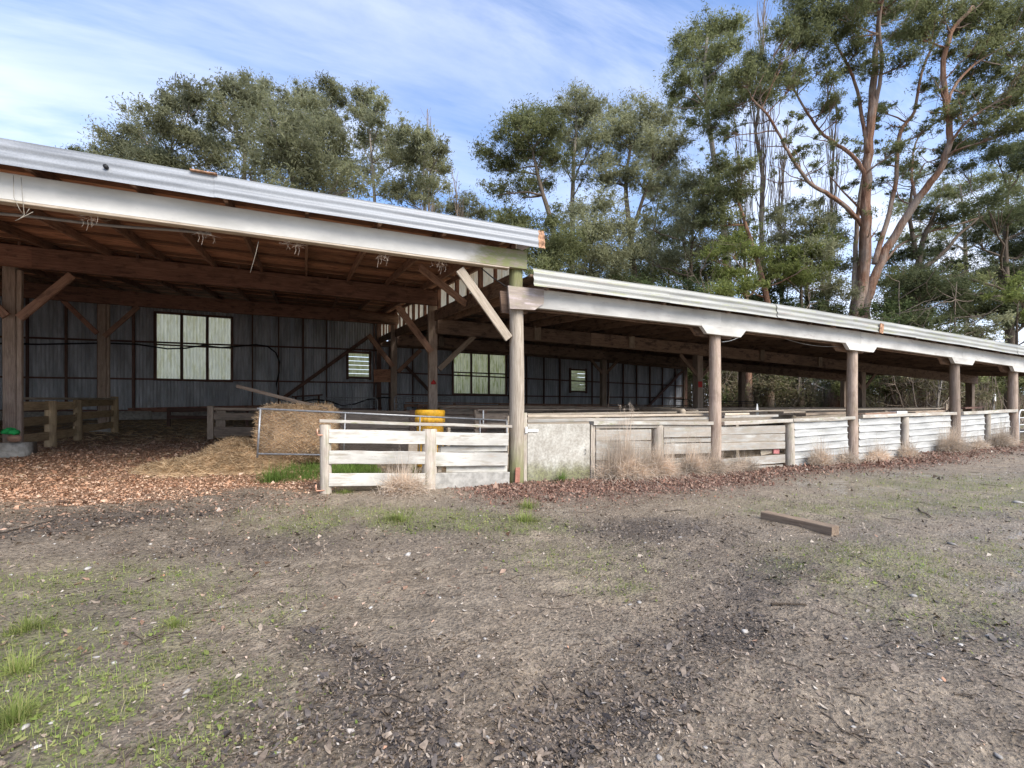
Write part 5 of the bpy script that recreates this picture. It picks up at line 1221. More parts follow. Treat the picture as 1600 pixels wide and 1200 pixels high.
tree('wattle_tree', 'light green sprawling shrub tree above the low roof, left of the giant trunk', (1170, 640), 27, [(1168, 500), (1165, 430)], [(1140, 390, 26, .8), (1165, 375, 28), (1110, 400, 22, .7), (1180, 400, 28), (1140, 430, 26), (1160, 450, 30), (1195, 440, 22), (1130, 460, 26)], 'leaf_bright', 'bark_red', .2, cat='tree')
tree('wattle_tree', 'olive tree filling the space between the bare poplars and the giant trunk', (1265, 640), 38, [(1262, 520), (1260, 420), (1258, 350)], [(1215, 345, 26, .8), (1245, 325, 24, .7), (1270, 350, 30, .8), (1300, 375, 30, .8), (1230, 380, 34), (1270, 400, 36), (1310, 420, 30), (1215, 420, 34), (1250, 445, 40), (1295, 460, 36)], 'leaf_gum', 'bark_brown', .22)
tree('wattle_tree', 'grey green tree low over the roof right of the giant trunk', (1410, 640), 41, [(1410, 520), (1412, 430)], [(1395, 400, 24, .8), (1420, 375, 24, .7), (1390, 440, 34), (1430, 430, 34), (1405, 470, 36), (1450, 465, 34), (1500, 450, 34, .8), (1520, 490, 34), (1560, 470, 34, .8)], 'leaf_gum_dark', 'bark_brown', .22)
tree('wattle_tree', 'dark green tree standing behind the ragged olive tree', (1040, 650), 49, [(1042, 520), (1045, 420)], [(1020, 380, 34), (1060, 370, 34), (1090, 400, 36), (1030, 425, 40), (1075, 435, 44), (1120, 430, 40), (1000, 440, 36), (1140, 390, 34)], 'leaf_gum_dark', 'bark_brown', .26)
tree('wattle_tree', 'light green bush low against the giant red trunk', (1250, 640), 29, [(1252, 520), (1252, 440)], [(1240, 405, 30), (1265, 395, 28), (1285, 420, 26), (1225, 425, 24), (1255, 435, 34), (1280, 365, 24, .7), (1300, 345, 24, .6), (1310, 385, 20, .6)], 'leaf_bright', 'bark_brown', .2, cat='tree')

# the giant gum
gl = [([(1354, 362), (1343, 345), (1318, 318), (1290, 302), (1262, 285, -1), (1240, 250, -2), (1222, 222, -2.5), (1205, 185, -3), (1175, 155, -3.5)], .25, .08),
      ([(1354, 290), (1350, 268), (1332, 242), (1300, 220, 1), (1285, 210, 1.2), (1262, 178, 2), (1240, 140, 2), (1228, 110, 2)], .22, .07),
      ([(1348, 520), (1354, 470), (1370, 420), (1398, 364), (1438, 305, -1), (1470, 265, -1.5), (1484, 222, -2), (1478, 160, -2), (1472, 90, -2), (1492, 40, -2), (1520, 10, -2.4)], .50, .13),
      ([(1366, 412, -.2), (1385, 350), (1402, 280, 1), (1402, 205, 1.5), (1430, 178, 2), (1440, 110, 2.4), (1470, 40, 3), (1490, -20, 3)], .25, .08),
      ([(1356, 240), (1350, 200), (1340, 140, 1), (1325, 100, 1), (1300, 60, 1.5), (1290, 20, 2)], .20, .07),
      ([(1361, 200), (1368, 165), (1380, 100, -1), (1372, 40, -1.5), (1385, -30, -2)], .24, .09),
      ([(1352, 350), (1340, 322, .4), (1318, 300, 1.0), (1296, 275, 1.5)], .12, .05),
      ([(1476, 250, -1.8), (1486, 220, -2.2), (1510, 190, -3), (1545, 165, -3.5), (1580, 150, -4)], .16, .05),
      ([(1478, 175, -2), (1486, 140, -1.9), (1520, 100, -1), (1565, 75, 0), (1600, 60, 0)], .16, .05),
      ([(1372, 425, 0), (1400, 385, .5), (1440, 365, 1), (1500, 350, 1.4), (1545, 335, 1.8)], .14, .05),
      ([(1334, 540, .3), (1335, 430, .6), (1338, 370, 1), (1345, 280, 1.2), (1362, 240, 1)], .30, .14),
      ([(1432, 318, -.8), (1424, 280, 1), (1425, 250, 2), (1432, 215, 3), (1465, 190, 3)], .15, .06)]
gb = [(1135, 140, 26), (1160, 125, 30), (1190, 108, 32), (1215, 120, 30), (1240, 130, 22), (1125, 175, 28), (1150, 165, 32), (1185, 150, 30), (1112, 205, 22, .9), (1130, 210, 20, .8), (1245, 118, 18), (1175, 90, 20),
      (1225, 55, 26), (1255, 35, 34), (1285, 40, 34), (1265, 70, 28), (1310, 20, 36), (1345, 15, 36), (1240, 75, 18), (1320, 55, 30), (1290, 100, 22, .7), (1340, 75, 26), (1300, 125, 22, .7), (1330, 110, 26, .8),
      (1385, 20, 34), (1425, 15, 34), (1400, 60, 30), (1440, 55, 32), (1420, 95, 26, .8), (1370, 110, 24, .6), (1470, 20, 34), (1500, 45, 34), (1480, 85, 26, .8), (1530, 25, 38), (1570, 45, 38), (1600, 20, 40), (1540, 80, 34), (1585, 90, 34),
      (1515, 120, 30, .9), (1555, 125, 32), (1600, 135, 34), (1575, 165, 30), (1540, 165, 26, .8), (1600, 190, 30), (1500, 160, 22, .7), (1525, 195, 22, .6), (1570, 205, 24, .7),
      (1365, 185, 20, .7), (1375, 170, 12), (1400, 235, 22, .8), (1420, 262, 20, .7), (1410, 275, 16, .7), (1385, 255, 16, .6), (1290, 170, 22, .7), (1305, 155, 18, .6), (1310, 185, 14, .5), (1490, 180, 20, .8), (1510, 145, 16), (1470, 235, 12, .5), (1445, 140, 20, .6), (1345, 160, 14, .5), (1445, 205, 14, .5), (1340, 235, 12, .5),
      (1250, 0, 34), (1300, -25, 40), (1360, -30, 46, .7), (1430, -30, 46, .7), (1500, -30, 50, .7), (1570, -30, 50, .7), (1640, 30, 50, .4), (1650, 110, 50, .4), (1400, -90, 60, .25), (1500, -90, 60, .25), (1330, -80, 40, .25), (1650, 180, 40, .4), (1620, -40, 50, .3)]
tree('giant_gum_tree', 'giant gum with thick peeling red trunk and wide spreading limbs over the low shed', (1300, 640), 33, [(1322, 560), (1340, 490), (1352, 420), (1353, 340), (1354, 260), (1362, 180), (1368, 100), (1375, 20)], gb, 'leaf_gum_dark', 'bark_red', .56, dens=1.15, ln=.22, wd=.065, jit=2.2, limbs=[(p_, a_ * .64, b_ * .7) for p_, a_, b_ in gl], trunk_r_top=.2, twigs=10, sub=24, sprigs=95)
# bare poplars
def poplar(base, depth, top, label, r0=.22, n=34, spread=26):
    depth = behind(base[0], depth); bp = at_d(*base, depth); g = gz(bp.x, bp.y); o = np.array([bp.x, bp.y, g]); root = thing('bare_poplar', o, label, 'tree', 'bare upright poplars')
    tp = np.array(at_d(*top, depth)); P = bez([o[0], o[1], g - .2], tp, 0, 12, .02); MB().tube(P, np.linspace(r0, .03, 12), 8, True, .1).build('trunk', M['twig'], root, tuple(o), True)
    mb = MB()
    for k in range(n):
        f = .30 + .65 * k / n; a = P[int(f * 11)]; L = (1 - f) * .55 * (tp[2] - g) + 1.5; az = RNG.random() * 6.28; sp = spread / FOC * depth * (.35 + .65 * (1 - f)) * (.4 + .6 * RNG.random())
        b = a + np.array([math.cos(az) * sp, math.sin(az) * sp, L]); Q = bez(a, b, -.12, 6, .02); mb.tube(Q, np.linspace(.05, .014, 6), 4, False)
        for j in range(2): q = Q[3]; mb.tube(bez(q, q + np.array([RNG.normal(0, .4), RNG.normal(0, .4), L * .4]), -.05, 4), np.linspace(.022, .010, 4), 3, False)
    mb.build('branches', M['twig'], root, tuple(o)); return root
poplar((1205, 600), 44, (1196, -20), 'tallest bare poplar, its twigs rising past the top of the dark gum', .30, 44, 28)
poplar((1238, 600), 46, (1232, 190), 'bare poplar leaning between the giant trunk and the tall gum', .22)
poplar((1270, 600), 43, (1302, 130), 'bare slanting poplar just left of the giant trunk', .26, 30, 22)
poplar((1150, 600), 47, (1147, 170), 'grey bare poplar behind the bright bushy tree', .22, 26, 18)
poplar((672, 600), 46, (668, 170), 'bare poplar poking above the right end of the left stand', .16, 34, 24)
poplar((700, 600), 46, (706, 265), 'small bare poplar at the edge of the gap between stands', .14, 26, 14)
# dark conifers on the right
CG = 'dark macrocarpas on the right'
tree('macrocarpa_tree', 'dark spreading macrocarpa with bare crooked limbs behind the low roof', (1445, 640), 37, [(1440, 540), (1430, 450), (1438, 380), (1468, 320)], [(1480, 240, 16, .9), (1500, 232, 26), (1530, 222, 24), (1470, 260, 18, .7), (1505, 265, 22, .7), (1450, 330, 22, .7), (1480, 345, 26, .8), (1425, 400, 30, .8), (1460, 395, 30, .7), (1490, 420, 30, .7), (1430, 450, 40), (1470, 460, 40), (1420, 490, 34), (1500, 470, 36, .8), (1455, 500, 36)],
     'leaf_conifer', 'bark_brown', .40, dens=1.35, limbs=[([(1440, 420), (1470, 400), (1500, 365), (1530, 340)], .2, .06), ([(1440, 440), (1490, 430), (1550, 445), (1610, 470)], .16, .05), ([(1432, 400), (1420, 340), (1425, 290), (1445, 255)], .16, .05), ([(1445, 470), (1480, 465, -1), (1530, 458, -2), (1600, 470, -2)], .14, .05)], ln=.2, wd=.055, drop=.35, squash=.75, spread=.27, jit=2.4, sprigs=14, group=CG, twigs=9)
tree('macrocarpa_tree', 'dark macrocarpa with heavy flat boughs at the right edge', (1580, 640), 40, [(1578, 520), (1570, 400), (1575, 300)], [(1585, 235, 28), (1600, 262, 30), (1560, 240, 22), (1620, 230, 30), (1545, 320, 30, .8), (1575, 340, 32, .8), (1600, 330, 26), (1520, 375, 30, .7), (1560, 390, 34, .8), (1600, 395, 34), (1540, 430, 36, .8), (1590, 440, 40), (1570, 480, 36), (1530, 490, 30, .8), (1600, 500, 36), (1625, 350, 40), (1640, 430, 50)],
     'leaf_conifer', 'bark_brown', .40, dens=1.35, ln=.2, wd=.055, drop=.35, squash=.75, spread=.27, jit=2.4, sprigs=14, group=CG, twigs=9)
tree('gum_tree', 'thin grey gum with sparse crown showing behind the macrocarpas', (1510, 640), 52, [(1510, 480), (1508, 360), (1500, 290)], [(1440, 275, 26, .6), (1470, 300, 28, .6), (1510, 300, 30, .7), (1550, 285, 30, .7), (1590, 300, 34, .7), (1410, 330, 28, .6), (1530, 345, 34, .6), (1580, 360, 34, .7), (1470, 370, 30, .6)], 'leaf_gum_dark', 'bark_grey', .3)
tree('wattle_tree', 'small light green bush under the right macrocarpa boughs', (1588, 640), 30, [(1588, 560), (1590, 480)], [(1590, 445, 22), (1600, 465, 20), (1575, 458, 14)], 'leaf_bright', 'bark_brown', .14, cat='tree')

# understorey
def shrub(label, px, py, rp, depth, leaf='leaf_shrub', n=1.0, ln=.24, wd=.08, stems=9, sq=.85, group='shrubs behind the low shed', name='shrub', bark='twig', drop=.35):
    depth = behind(px, depth - 1.0) + 1.0; c = np.array(at_d(px, py, depth)); g = gz(c[0], c[1]); o = np.array([c[0], c[1], g]); root = thing(name, o, label, 'shrub', group); rw = rp / FOC * depth
    mb = MB(); lv, lq, k0 = [], [], 0
    for k in range(6):
        cc = c + RNG.normal(0, rw * .42, 3) * np.array([1.2, .8, .7]); cc[2] = max(cc[2], g + .3)
        nn = int(n * .55 * (rp * .64) ** 2 * math.pi / (ln * wd * .5 * (FOC * .64 / depth) ** 2)); nn = max(40, min(nn, 6000))
        (V, Q), S = leaf_cloud(cc, rw * .62, nn, ln, wd, 12, drop, sq); V[:, 2] = np.maximum(V[:, 2], g + .02); lv.append(V); lq.append(Q + k0); k0 += len(V)
        for s in S[:max(1, stems // 3)]:
            a = o + np.array([RNG.normal(0, rw * .3), RNG.normal(0, rw * .2), -.1]); mb.tube(bez(a, s, .1, 6), np.linspace(.03, .008, 6), 4, False)
    mb.build('stems', M[bark], root, tuple(o)); place('foliage', make_mesh('foliage', np.vstack(lv) - o, None, np.vstack(lq)), M[leaf], Matrix.Translation(Vector(o)), root); return root
for (lab, px, py, rp, d, lf, n) in (
    ('dark shrub above the low roof under the forked gum', 1010, 470, 46, 36, 'leaf_shrub', 1), ('dark shrub above the low roof, second from the left', 1070, 478, 50, 34, 'leaf_shrub', 1), ('dark shrub above the low roof below the poplars', 1125, 492, 46, 32, 'leaf_conifer', 1),
    ('dark green shrub above the roof left of the red trunk', 1225, 485, 46, 30, 'leaf_shrub', 1), ('blackish green shrub at the foot of the red trunk', 1300, 495, 40, 35, 'leaf_conifer', 1), ('glossy dark shrub right of the giant red trunk', 1392, 495, 40, 31, 'leaf_shrub', 1), ('dark shrub above the roof under the macrocarpa', 1450, 515, 40, 33, 'leaf_conifer', 1), ('green shrub above the roof near the right edge', 1535, 525, 36, 34, 'leaf_gum', .8),
    ('green tangle seen between the low shed wall and first gate', 1100, 600, 40, 30, 'leaf_shrub', .8), ('brushy dry thicket behind the rear rails, left part', 1150, 600, 50, 30, 'leaf_brush', 1.2), ('fern green shrub in the middle of the open back', 1205, 590, 42, 30, 'leaf_gum_dark', 1.1), ('dry brown brush at the foot of the giant trunk', 1235, 612, 36, 29, 'leaf_brush', 1), ('dark shrub behind the second round post', 1365, 595, 46, 32, 'leaf_gum_dark', 1.1),
    ('dark green shrub seen right of the white faced post', 1400, 595, 46, 31, 'leaf_gum_dark', 1), ('tangled brush between the second and third round posts', 1440, 605, 44, 31, 'leaf_brush', .8), ('dark shrub just left of the third round post', 1475, 595, 44, 33, 'leaf_gum_dark', 1), ('dark green hedge shrub between the last two round posts', 1535, 592, 48, 38, 'leaf_gum_dark', 1.1), ('green shrub past the last round post', 1590, 585, 44, 38, 'leaf_gum_dark', 1),
    ('dry low brush under the hedge shrub', 1510, 625, 30, 33, 'leaf_brush', 1), ('far thicket behind the open bay, first from the back wall', 1110, 590, 56, 50, 'leaf_gum_dark', 1.3), ('far thicket behind the open bay, in its middle', 1190, 590, 56, 50, 'leaf_gum_dark', 1.3), ('far thicket behind the giant trunk foot', 1270, 590, 56, 50, 'leaf_shrub', 1.3), ('far thicket behind the white faced post', 1350, 590, 56, 50, 'leaf_gum_dark', 1.3), ('far thicket behind the crossed saplings', 1430, 590, 56, 52, 'leaf_shrub', 1.3), ('far thicket behind the third round post', 1500, 590, 56, 52, 'leaf_gum_dark', 1.3), ('far thicket behind the white sign', 1570, 590, 56, 54, 'leaf_shrub', 1.3),
    ('shrub beyond the right edge of the yard', 1650, 590, 60, 40, 'leaf_gum_dark', 1), ('dark shrub filling the view under the low roof far right', 1325, 580, 46, 36, 'leaf_gum', 1), ('dark shrub behind the open corner of the back wall', 1085, 580, 46, 36, 'leaf_gum_dark', 1), ('shrub in the shade left of the fern green one', 1170, 575, 46, 36, 'leaf_gum', 1), ('far shrub over the roof ridge left of the giant trunk', 1180, 470, 44, 38, 'leaf_shrub', 1), ('tall shrub behind the tree stand in the middle', 950, 450, 60, 46, 'leaf_gum_dark', 1)):
    shrub(lab, px, py, rp, d, lf, n)
# dead branchy saplings seen through the open bay
def dead(label, px, base_py, top, depth, n=16, r0=.07, m='twig'):
    depth = behind(px, depth); p = at_d(px, base_py, depth); g = gz(p.x, p.y); o = np.array([p.x, p.y, g]); root = thing('dead_sapling', o, label, 'tree', 'bare saplings behind the low shed')
    tp = np.array(at_d(*top, depth)); P = bez([o[0], o[1], g - .1], tp, .02, 9, .04); MB().tube(P, np.linspace(r0, .02, 9), 7, True, .1).build('trunk', M[m], root, tuple(o), True); mb = MB(); Hh = tp[2] - g
    for k in range(n):
        a = P[1 + int(RNG.random() * 7.5)]; L = Hh * (.2 + .35 * RNG.random()); dr = RNG.normal(0, 1, 3) * np.array([1, .7, .45]) + np.array([0, 0, .35]); dr /= np.linalg.norm(dr); Q = bez(a, a + dr * L, -.1, 6, .05); mb.tube(Q, np.linspace(r0 * .4, .008, 6), 4, False)
        for j in range(3): q = Q[2 + j]; d2 = RNG.normal(0, 1, 3); d2 /= np.linalg.norm(d2); mb.tube(bez(q, q + d2 * L * .4, -.1, 4, .1), np.linspace(.014, .006, 4), 3, False)
    mb.build('branches', M[m], root, tuple(o))
dead('bare grey sapling leaning left of the giant trunk foot', 1240, 640, (1275, 520), 28, 14, .14, 'bark_grey')
dead('pale crossed sapling right of the white faced post', 1425, 640, (1385, 540), 27)
dead('tall pale sapling in the bay left of the third round post', 1460, 640, (1470, 545), 27, 20, .10, 'bark_grey')
dead('thin bare sapling in the middle of the right open bay', 1440, 640, (1410, 535), 29, 18)
dead('bare twiggy sapling nearest the third round post', 1480, 640, (1490, 550), 28, 16)
dead('bare sapling above the low roof beside the macrocarpa limbs', 1500, 640, (1495, 440), 33, 26, .10)
dead('bare sapling rising above the roof right of the giant trunk', 1400, 640, (1405, 440), 33, 24, .09)
dead('bare twisted sapling over the roof left of the giant trunk', 1235, 640, (1262, 450), 31, 24, .09)
dead('bare branchy sapling in front of the dark shrubs over the roof', 1115, 640, (1100, 400), 33, 22, .08)
dead('thin bare sapling behind the black rear rails', 1160, 640, (1150, 570), 27, 18, .05)

# ------------------------------------------------------------------ litter, grass and stones on the ground
def scatter(n, rmin=.9, rmax=26, a0=-66, a1=58):
    """Points round the viewer's side of the yard, thinning with distance."""
    r = rmin * (rmax / rmin) ** RNG.random(n); a = R(23.6) + np.radians(RNG.uniform(a0, a1, n))
    return CX + r * np.sin(a), CY + r * np.cos(a), r
def flakes(x, y, L, W, tilt=.35, curl=.25, lift=.004, z=None, flat=False):
    n = len(x); z = ground_z(x, y) if z is None else z
    yaw = RNG.random(n) * 2 * np.pi; e = RNG.normal(0, tilt, n); ro = RNG.normal(0, tilt, n)
    D = np.stack([np.cos(yaw) * np.cos(e), np.sin(yaw) * np.cos(e), np.sin(e)], -1); S = np.stack([-np.sin(yaw) * np.cos(ro), np.cos(yaw) * np.cos(ro), np.sin(ro)], -1); U = np.cross(D, S)
    P = np.stack([x, y, z + lift + np.abs(np.sin(e)) * L * .35], -1); c = (RNG.normal(0, curl, n) * L)[:, None]; L_ = L[:, None] / 2; W_ = W[:, None] / 2
    k = lambda: RNG.uniform(.5, 1.2, (n, 1))
    if flat:
        V = np.stack([P - D * L_ * k() - S * W_ * .4 * k(), P + S * W_ * k() - D * L_ * .1, P + D * L_ * k() + S * W_ * .2, P - S * W_ * k() + D * L_ * .2 + U * c], 1).reshape(-1, 3); return V, np.arange(n * 4).reshape(-1, 4)
    V = np.stack([P - D * L_ - S * W_ * .35 * k() + U * c * .5, P - D * L_ * .8 + S * W_ * .5 * k() + U * c * .5, P - S * W_ * k(), P + S * W_ * k(), P + D * L_ * k() - S * W_ * .3 + U * c * .5, P + D * L_ * .9 + S * W_ * .4 * k() + U * c * .6], 1).reshape(-1, 3)
    b = (np.arange(n) * 6)[:, None]; Q = np.concatenate([b + np.array([[0, 2, 3, 1]]), b + np.array([[2, 4, 5, 3]])], 0)
    return V, Q
def pick(x, y, r, p):
    k = RNG.random(len(x)) < p; return x[k], y[k], r[k]
def clear(x, y):
    """Keeps litter off the plinths and posts."""
    return ~((np.hypot(x - .03, y - .02) < .17) | ((np.abs(x + 9.7) < .35) & (np.abs(y - 6.1) < .33)))
def size(n, r, base, spread=.55, grow=.10): return base * np.exp(RNG.normal(0, spread, n)) * (1 + grow * np.maximum(0, r - 4))
def stuff(mb, name, m, label): return tag(mb.build(name, M[m]), label, None, None, 'stuff')

# crumbs of earth and bark, finest layer
x, y, r = scatter(95000, .9, 9); x, y, r = pick(x, y, r, np.where(y < .3, .25 + .6 * (fbm(x, y, 2.2, 95, 3) > .48), 0)); L = np.minimum(size(len(x), r, .0095, .4, .1), .03); stuff(MB().add(*flakes(x, y, L, L * RNG.uniform(.4, .9, len(x)), .5, .4, .001, flat=True)), 'earth_crumbs', 'flake', 'small crumbs of earth and bark over the yard')
# dark trodden bark over the whole yard
x, y, r = scatter(175000, .9, 24); z_ = zones(x, y); k = (y < .6) | (x > 20)
pr_ = np.clip(.16 + .55 * fbm(x, y, 1.3, 91, 3) * (fbm(x, y, .5, 92, 2) > .42) + .8 * z_['dark'] - .6 * z_['green'] + .2 * z_['red'], 0, 1) * k
x, y, r = pick(x, y, r, pr_)
L = np.minimum(size(len(x), r, .0165), .05 + .004 * r); W_ = L * RNG.uniform(.25, .65, len(x)); nr = r < 4.5; stuff(MB().add(*flakes(x[nr], y[nr], L[nr], W_[nr], .26, .3, .001)).add(*flakes(x[~nr], y[~nr], L[~nr], W_[~nr], .26, .3, .001, flat=True)), 'bark_litter', 'flake', 'dark broken bark pieces trodden into the mud of the yard')
x, y, r = scatter(90000, .9, 22); z_ = zones(x, y); x, y, r = pick(x, y, r, np.clip(z_['dark'] * 1.1 - .12, 0, .9) * (y < .3))
L = np.minimum(size(len(x), r, .0185), .055 + .004 * r); stuff(MB().add(*flakes(x, y, L, L * RNG.uniform(.25, .65, len(x)), .38, .3, .003)), 'dark_bark_litter', 'flake_dark', 'blackish wet bark heaped along the track and before the fences')
# orange chips at the barn mouth
n = 180000; x = RNG.uniform(-13, -3.0, n); y = .1 + 12 * RNG.random(n) ** 1.6; z_ = zones(x, y); x, y, r = pick(x, y, np.hypot(x - CX, y - CY), z_['chips'] * .9 * np.clip(1.2 - y / 14, .2, 1) * (1 - .7 * z_['straw'])); kk = clear(x, y); x, y, r = x[kk], y[kk], r[kk]
L = size(len(x), r, .025, .45, .04); stuff(MB().add(*flakes(x, y, L, L * RNG.uniform(.3, .6, len(x)), .3, .25, flat=True)), 'wood_chips', 'chips', 'orange brown wood chips spread at the mouth of the tall shed')
# spill of chips over the yard edge
x, y, r = scatter(60000, 3.5, 12, -66, 0); x, y, r = pick(x, y, r, np.exp(-((y + .2) / .9) ** 2) * (x < -3.3) * .8 + .02); L = size(len(x), r, .027, .5, .02)
stuff(MB().add(*flakes(x, y, L, L * .45, .35, .25, flat=True)), 'scattered_chips', 'chips_dull', 'brown chips scattered over dark mud before the tall shed')
# trampled straw on the shed floor
n = 26000; x = RNG.uniform(-17, -.5, n); y = 2 + 15 * RNG.random(n) ** 1.3; z_ = zones(x, y); x, y, r = pick(x, y, np.hypot(x - CX, y - CY), .10 + .8 * z_['straw'])
P = np.stack([x, y, ground_z(x, y) + .012], -1); stuff(MB().add(*strands(len(P), 0, 0, 0, 0, .16, .011, .12, lambda q: P, 2)), 'trodden_straw', 'hay', 'trodden straw over the shed floor')
# red brown leaves along the fences
n = 120000; x = -2.2 + 28 * RNG.random(n) ** 1.35; y = RNG.normal(-.7, .9, n); z_ = zones(x, y); x, y, r = pick(x, y, np.hypot(x - CX, y - CY), z_['red'] * np.clip(1.1 - x / 30, .3, 1) * (y < .25)); kk = clear(x, y); x, y, r = x[kk], y[kk], r[kk]
L = size(len(x), r, .027, .45, .03); stuff(MB().add(*flakes(x, y, L, L * RNG.uniform(.25, .6, len(x)), .5, .4, .006, flat=True)), 'fallen_leaves', 'redleaf', 'red brown fallen leaves banked along the foot of the fences')
# pale leaves and bits
x, y, r = scatter(5200, 1.2, 20); x, y, r = pick(x, y, r, np.where(y < .3, .5, 0) * (.4 + fbm(x, y, .7, 5, 2))); L = np.minimum(size(len(x), r, .018, .5, .12), .06); stuff(MB().add(*flakes(x, y, L, L * .5, .3, .3, .006)), 'pale_leaf_bits', 'paleflake', 'pale leaf scraps and splinters over the yard')
# pebbles
def pebbles(x, y, s, name, label):
    b = np.array([(1, 0, 0), (-1, 0, 0), (0, 1, 0), (0, -1, 0), (0, 0, 1), (0, 0, -1), (.7, .7, .3), (-.7, .7, .3), (.7, -.7, .3), (-.7, -.7, .3)], float)
    # an octahedron split once
    oc = np.array([(1, 0, 0), (-1, 0, 0), (0, 1, 0), (0, -1, 0), (0, 0, 1), (0, 0, -1)], float); F = [(0, 2, 4), (2, 1, 4), (1, 3, 4), (3, 0, 4), (2, 0, 5), (1, 2, 5), (3, 1, 5), (0, 3, 5)]
    V = list(map(tuple, oc)); T = []
    def md(a, b_):
        q = (np.array(V[a]) + np.array(V[b_])); q /= np.linalg.norm(q); V.append(tuple(q)); return len(V) - 1
    for (a, b_, c) in F:
        ab, bc, ca = md(a, b_), md(b_, c), md(c, a); T += [(a, ab, ca), (ab, b_, bc), (ca, bc, c), (ab, bc, ca)]
    V = np.array(V); uq, inv = np.unique(np.round(V, 5), axis=0, return_inverse=True); T = np.array(inv).ravel()[np.array(T)]; V = uq; n = len(x)
    sc = np.stack([s * RNG.uniform(.8, 1.5, n), s * RNG.uniform(.6, 1.0, n), s * RNG.uniform(.35, .6, n)], -1); yaw = RNG.random(n) * 6.28
    W = V[None] * sc[:, None, :] * (1 + .18 * RNG.normal(0, 1, (n, len(V), 1))); X = W[..., 0] * np.cos(yaw)[:, None] - W[..., 1] * np.sin(yaw)[:, None]; Y = W[..., 0] * np.sin(yaw)[:, None] + W[..., 1] * np.cos(yaw)[:, None]
    P = np.stack([X + x[:, None], Y + y[:, None], W[..., 2] + (ground_z(x, y) + s * .15)[:, None]], -1).reshape(-1, 3)
    TT_ = (T[None] + (np.arange(n) * len(V))[:, None, None]).reshape(-1, 3); me = make_mesh(name, P, None, TT_, True); return tag(place(name, me, M['pebble']), label, None, None, 'stuff')
x, y, r = scatter(5200, 1.1, 18); z_ = zones(x, y); x, y, r = pick(x, y, r, np.where(y < -.2, .2, 0) * (.25 + (x < -4.6) * .7 + (x > 0) * .35)); pebbles(x, y, np.minimum(np.exp(RNG.normal(0, .45, len(x))) * .0085 * (1 + .05 * r), .035), 'pebbles', 'small pale pebbles pressed into the yard')
# stones the photo shows singly
for k, (px, py, s, lab) in enumerate(((40, 1139, .022, 'rounded grey stone in the grass nearest the yard corner'), (81, 1141, .014, 'small grey stone right of the rounded stone in the grass'), (178, 1046, .016, 'white stone in thin dry grass, right of the grass tufts'), (106, 1021, .016, 'flat pale stone beside the grass tufts'), (150, 1032, .016, 'flat pale stone next to the white stone'),
        (1163, 981, .03, 'pale lump lying alone on the open mud right of the track'), (1590, 788, .07, 'white stone on the mossy grass far right'), (456, 955, .016, 'left one of two small white stones on the mud'), (476, 961, .018, 'right one of two small white stones on the mud'), (138, 884, .03, 'white stone beyond the left grass patch'), (305, 996, .012, 'tiny white stone beside the short grass tuft'), (1293, 1027, .022, 'dark brown clod on the open mud'))):
    gx_, gy_ = on_ground(px, py); o = pebbles(np.array([gx_]), np.array([gy_]), np.array([s]), 'stone', lab); del o['kind']; o['category'] = 'stone'
    if 'clod' in lab: o.data.materials.clear(); o.data.materials.append(M['flake']); o.name = 'clod'; o['category'] = 'clod'
# twigs
x, y, r = scatter(420, 1.2, 18); k = y < .2; x, y, r = x[k], y[k], r[k]; mb = MB()
for a, b, q in zip(x, y, r):
    az = RNG.random() * 6.28; L = (.06 + .16 * RNG.random() ** 2) * (1 + .06 * q); pts = []
    for s in np.linspace(-.5, .5, 5):
        u, v = a + math.cos(az) * L * s + RNG.normal(0, .05 * L), b + math.sin(az) * L * s + RNG.normal(0, .05 * L); pts.append((u, v, gz(u, v) + .007))
    mb.tube(pts, np.linspace(.0035, .0018, 5) * (1 + .05 * q), 5, False)
stuff(mb, 'twigs', 'twig', 'thin dry twigs scattered over the yard')
for (a, b, rr_, lab, nm) in (((578, 1093), (652, 1091), .004, 'pale dry stalk lying on the mud near the dark track', 'stick'), ((2, 833), (88, 812), .014, 'long grey branch lying at the left edge before the shed', 'branch'), ((1205, 951), (1256, 954), .010, 'dark stick on the mud right of the track', 'stick'), ((60, 1032), (97, 1010), .005, 'thin grey stick among the tufts at left', 'stick'), ((3, 1192), (46, 1172), .010, 'pale piece of bark in the bottom left grass', 'bark'), ((1435, 797), (1452, 812), .012, 'grey branch end on the mossy grass at right', 'branch'), ((1040, 800), (1072, 797), .012, 'pale splintered branch beside the sawn timber beam', 'branch'), ((880, 800), (930, 795), .008, 'curved tan stick in the red leaf litter', 'stick')):
    A, B = on_ground(*a), on_ground(*b); pts = []
    for s in np.linspace(0, 1, 7): u, v = A[0] + (B[0] - A[0]) * s, A[1] + (B[1] - A[1]) * s + .02 * math.sin(s * 5); pts.append((u, v, gz(u, v) + rr_ * .8 + .006))
    tag(MB().tube(pts, np.linspace(rr_, rr_ * .6, 7), 7, True, .2).build(nm, M['twig' if 'dark' not in lab else 'bark_brown'], None, None, True), lab, nm)
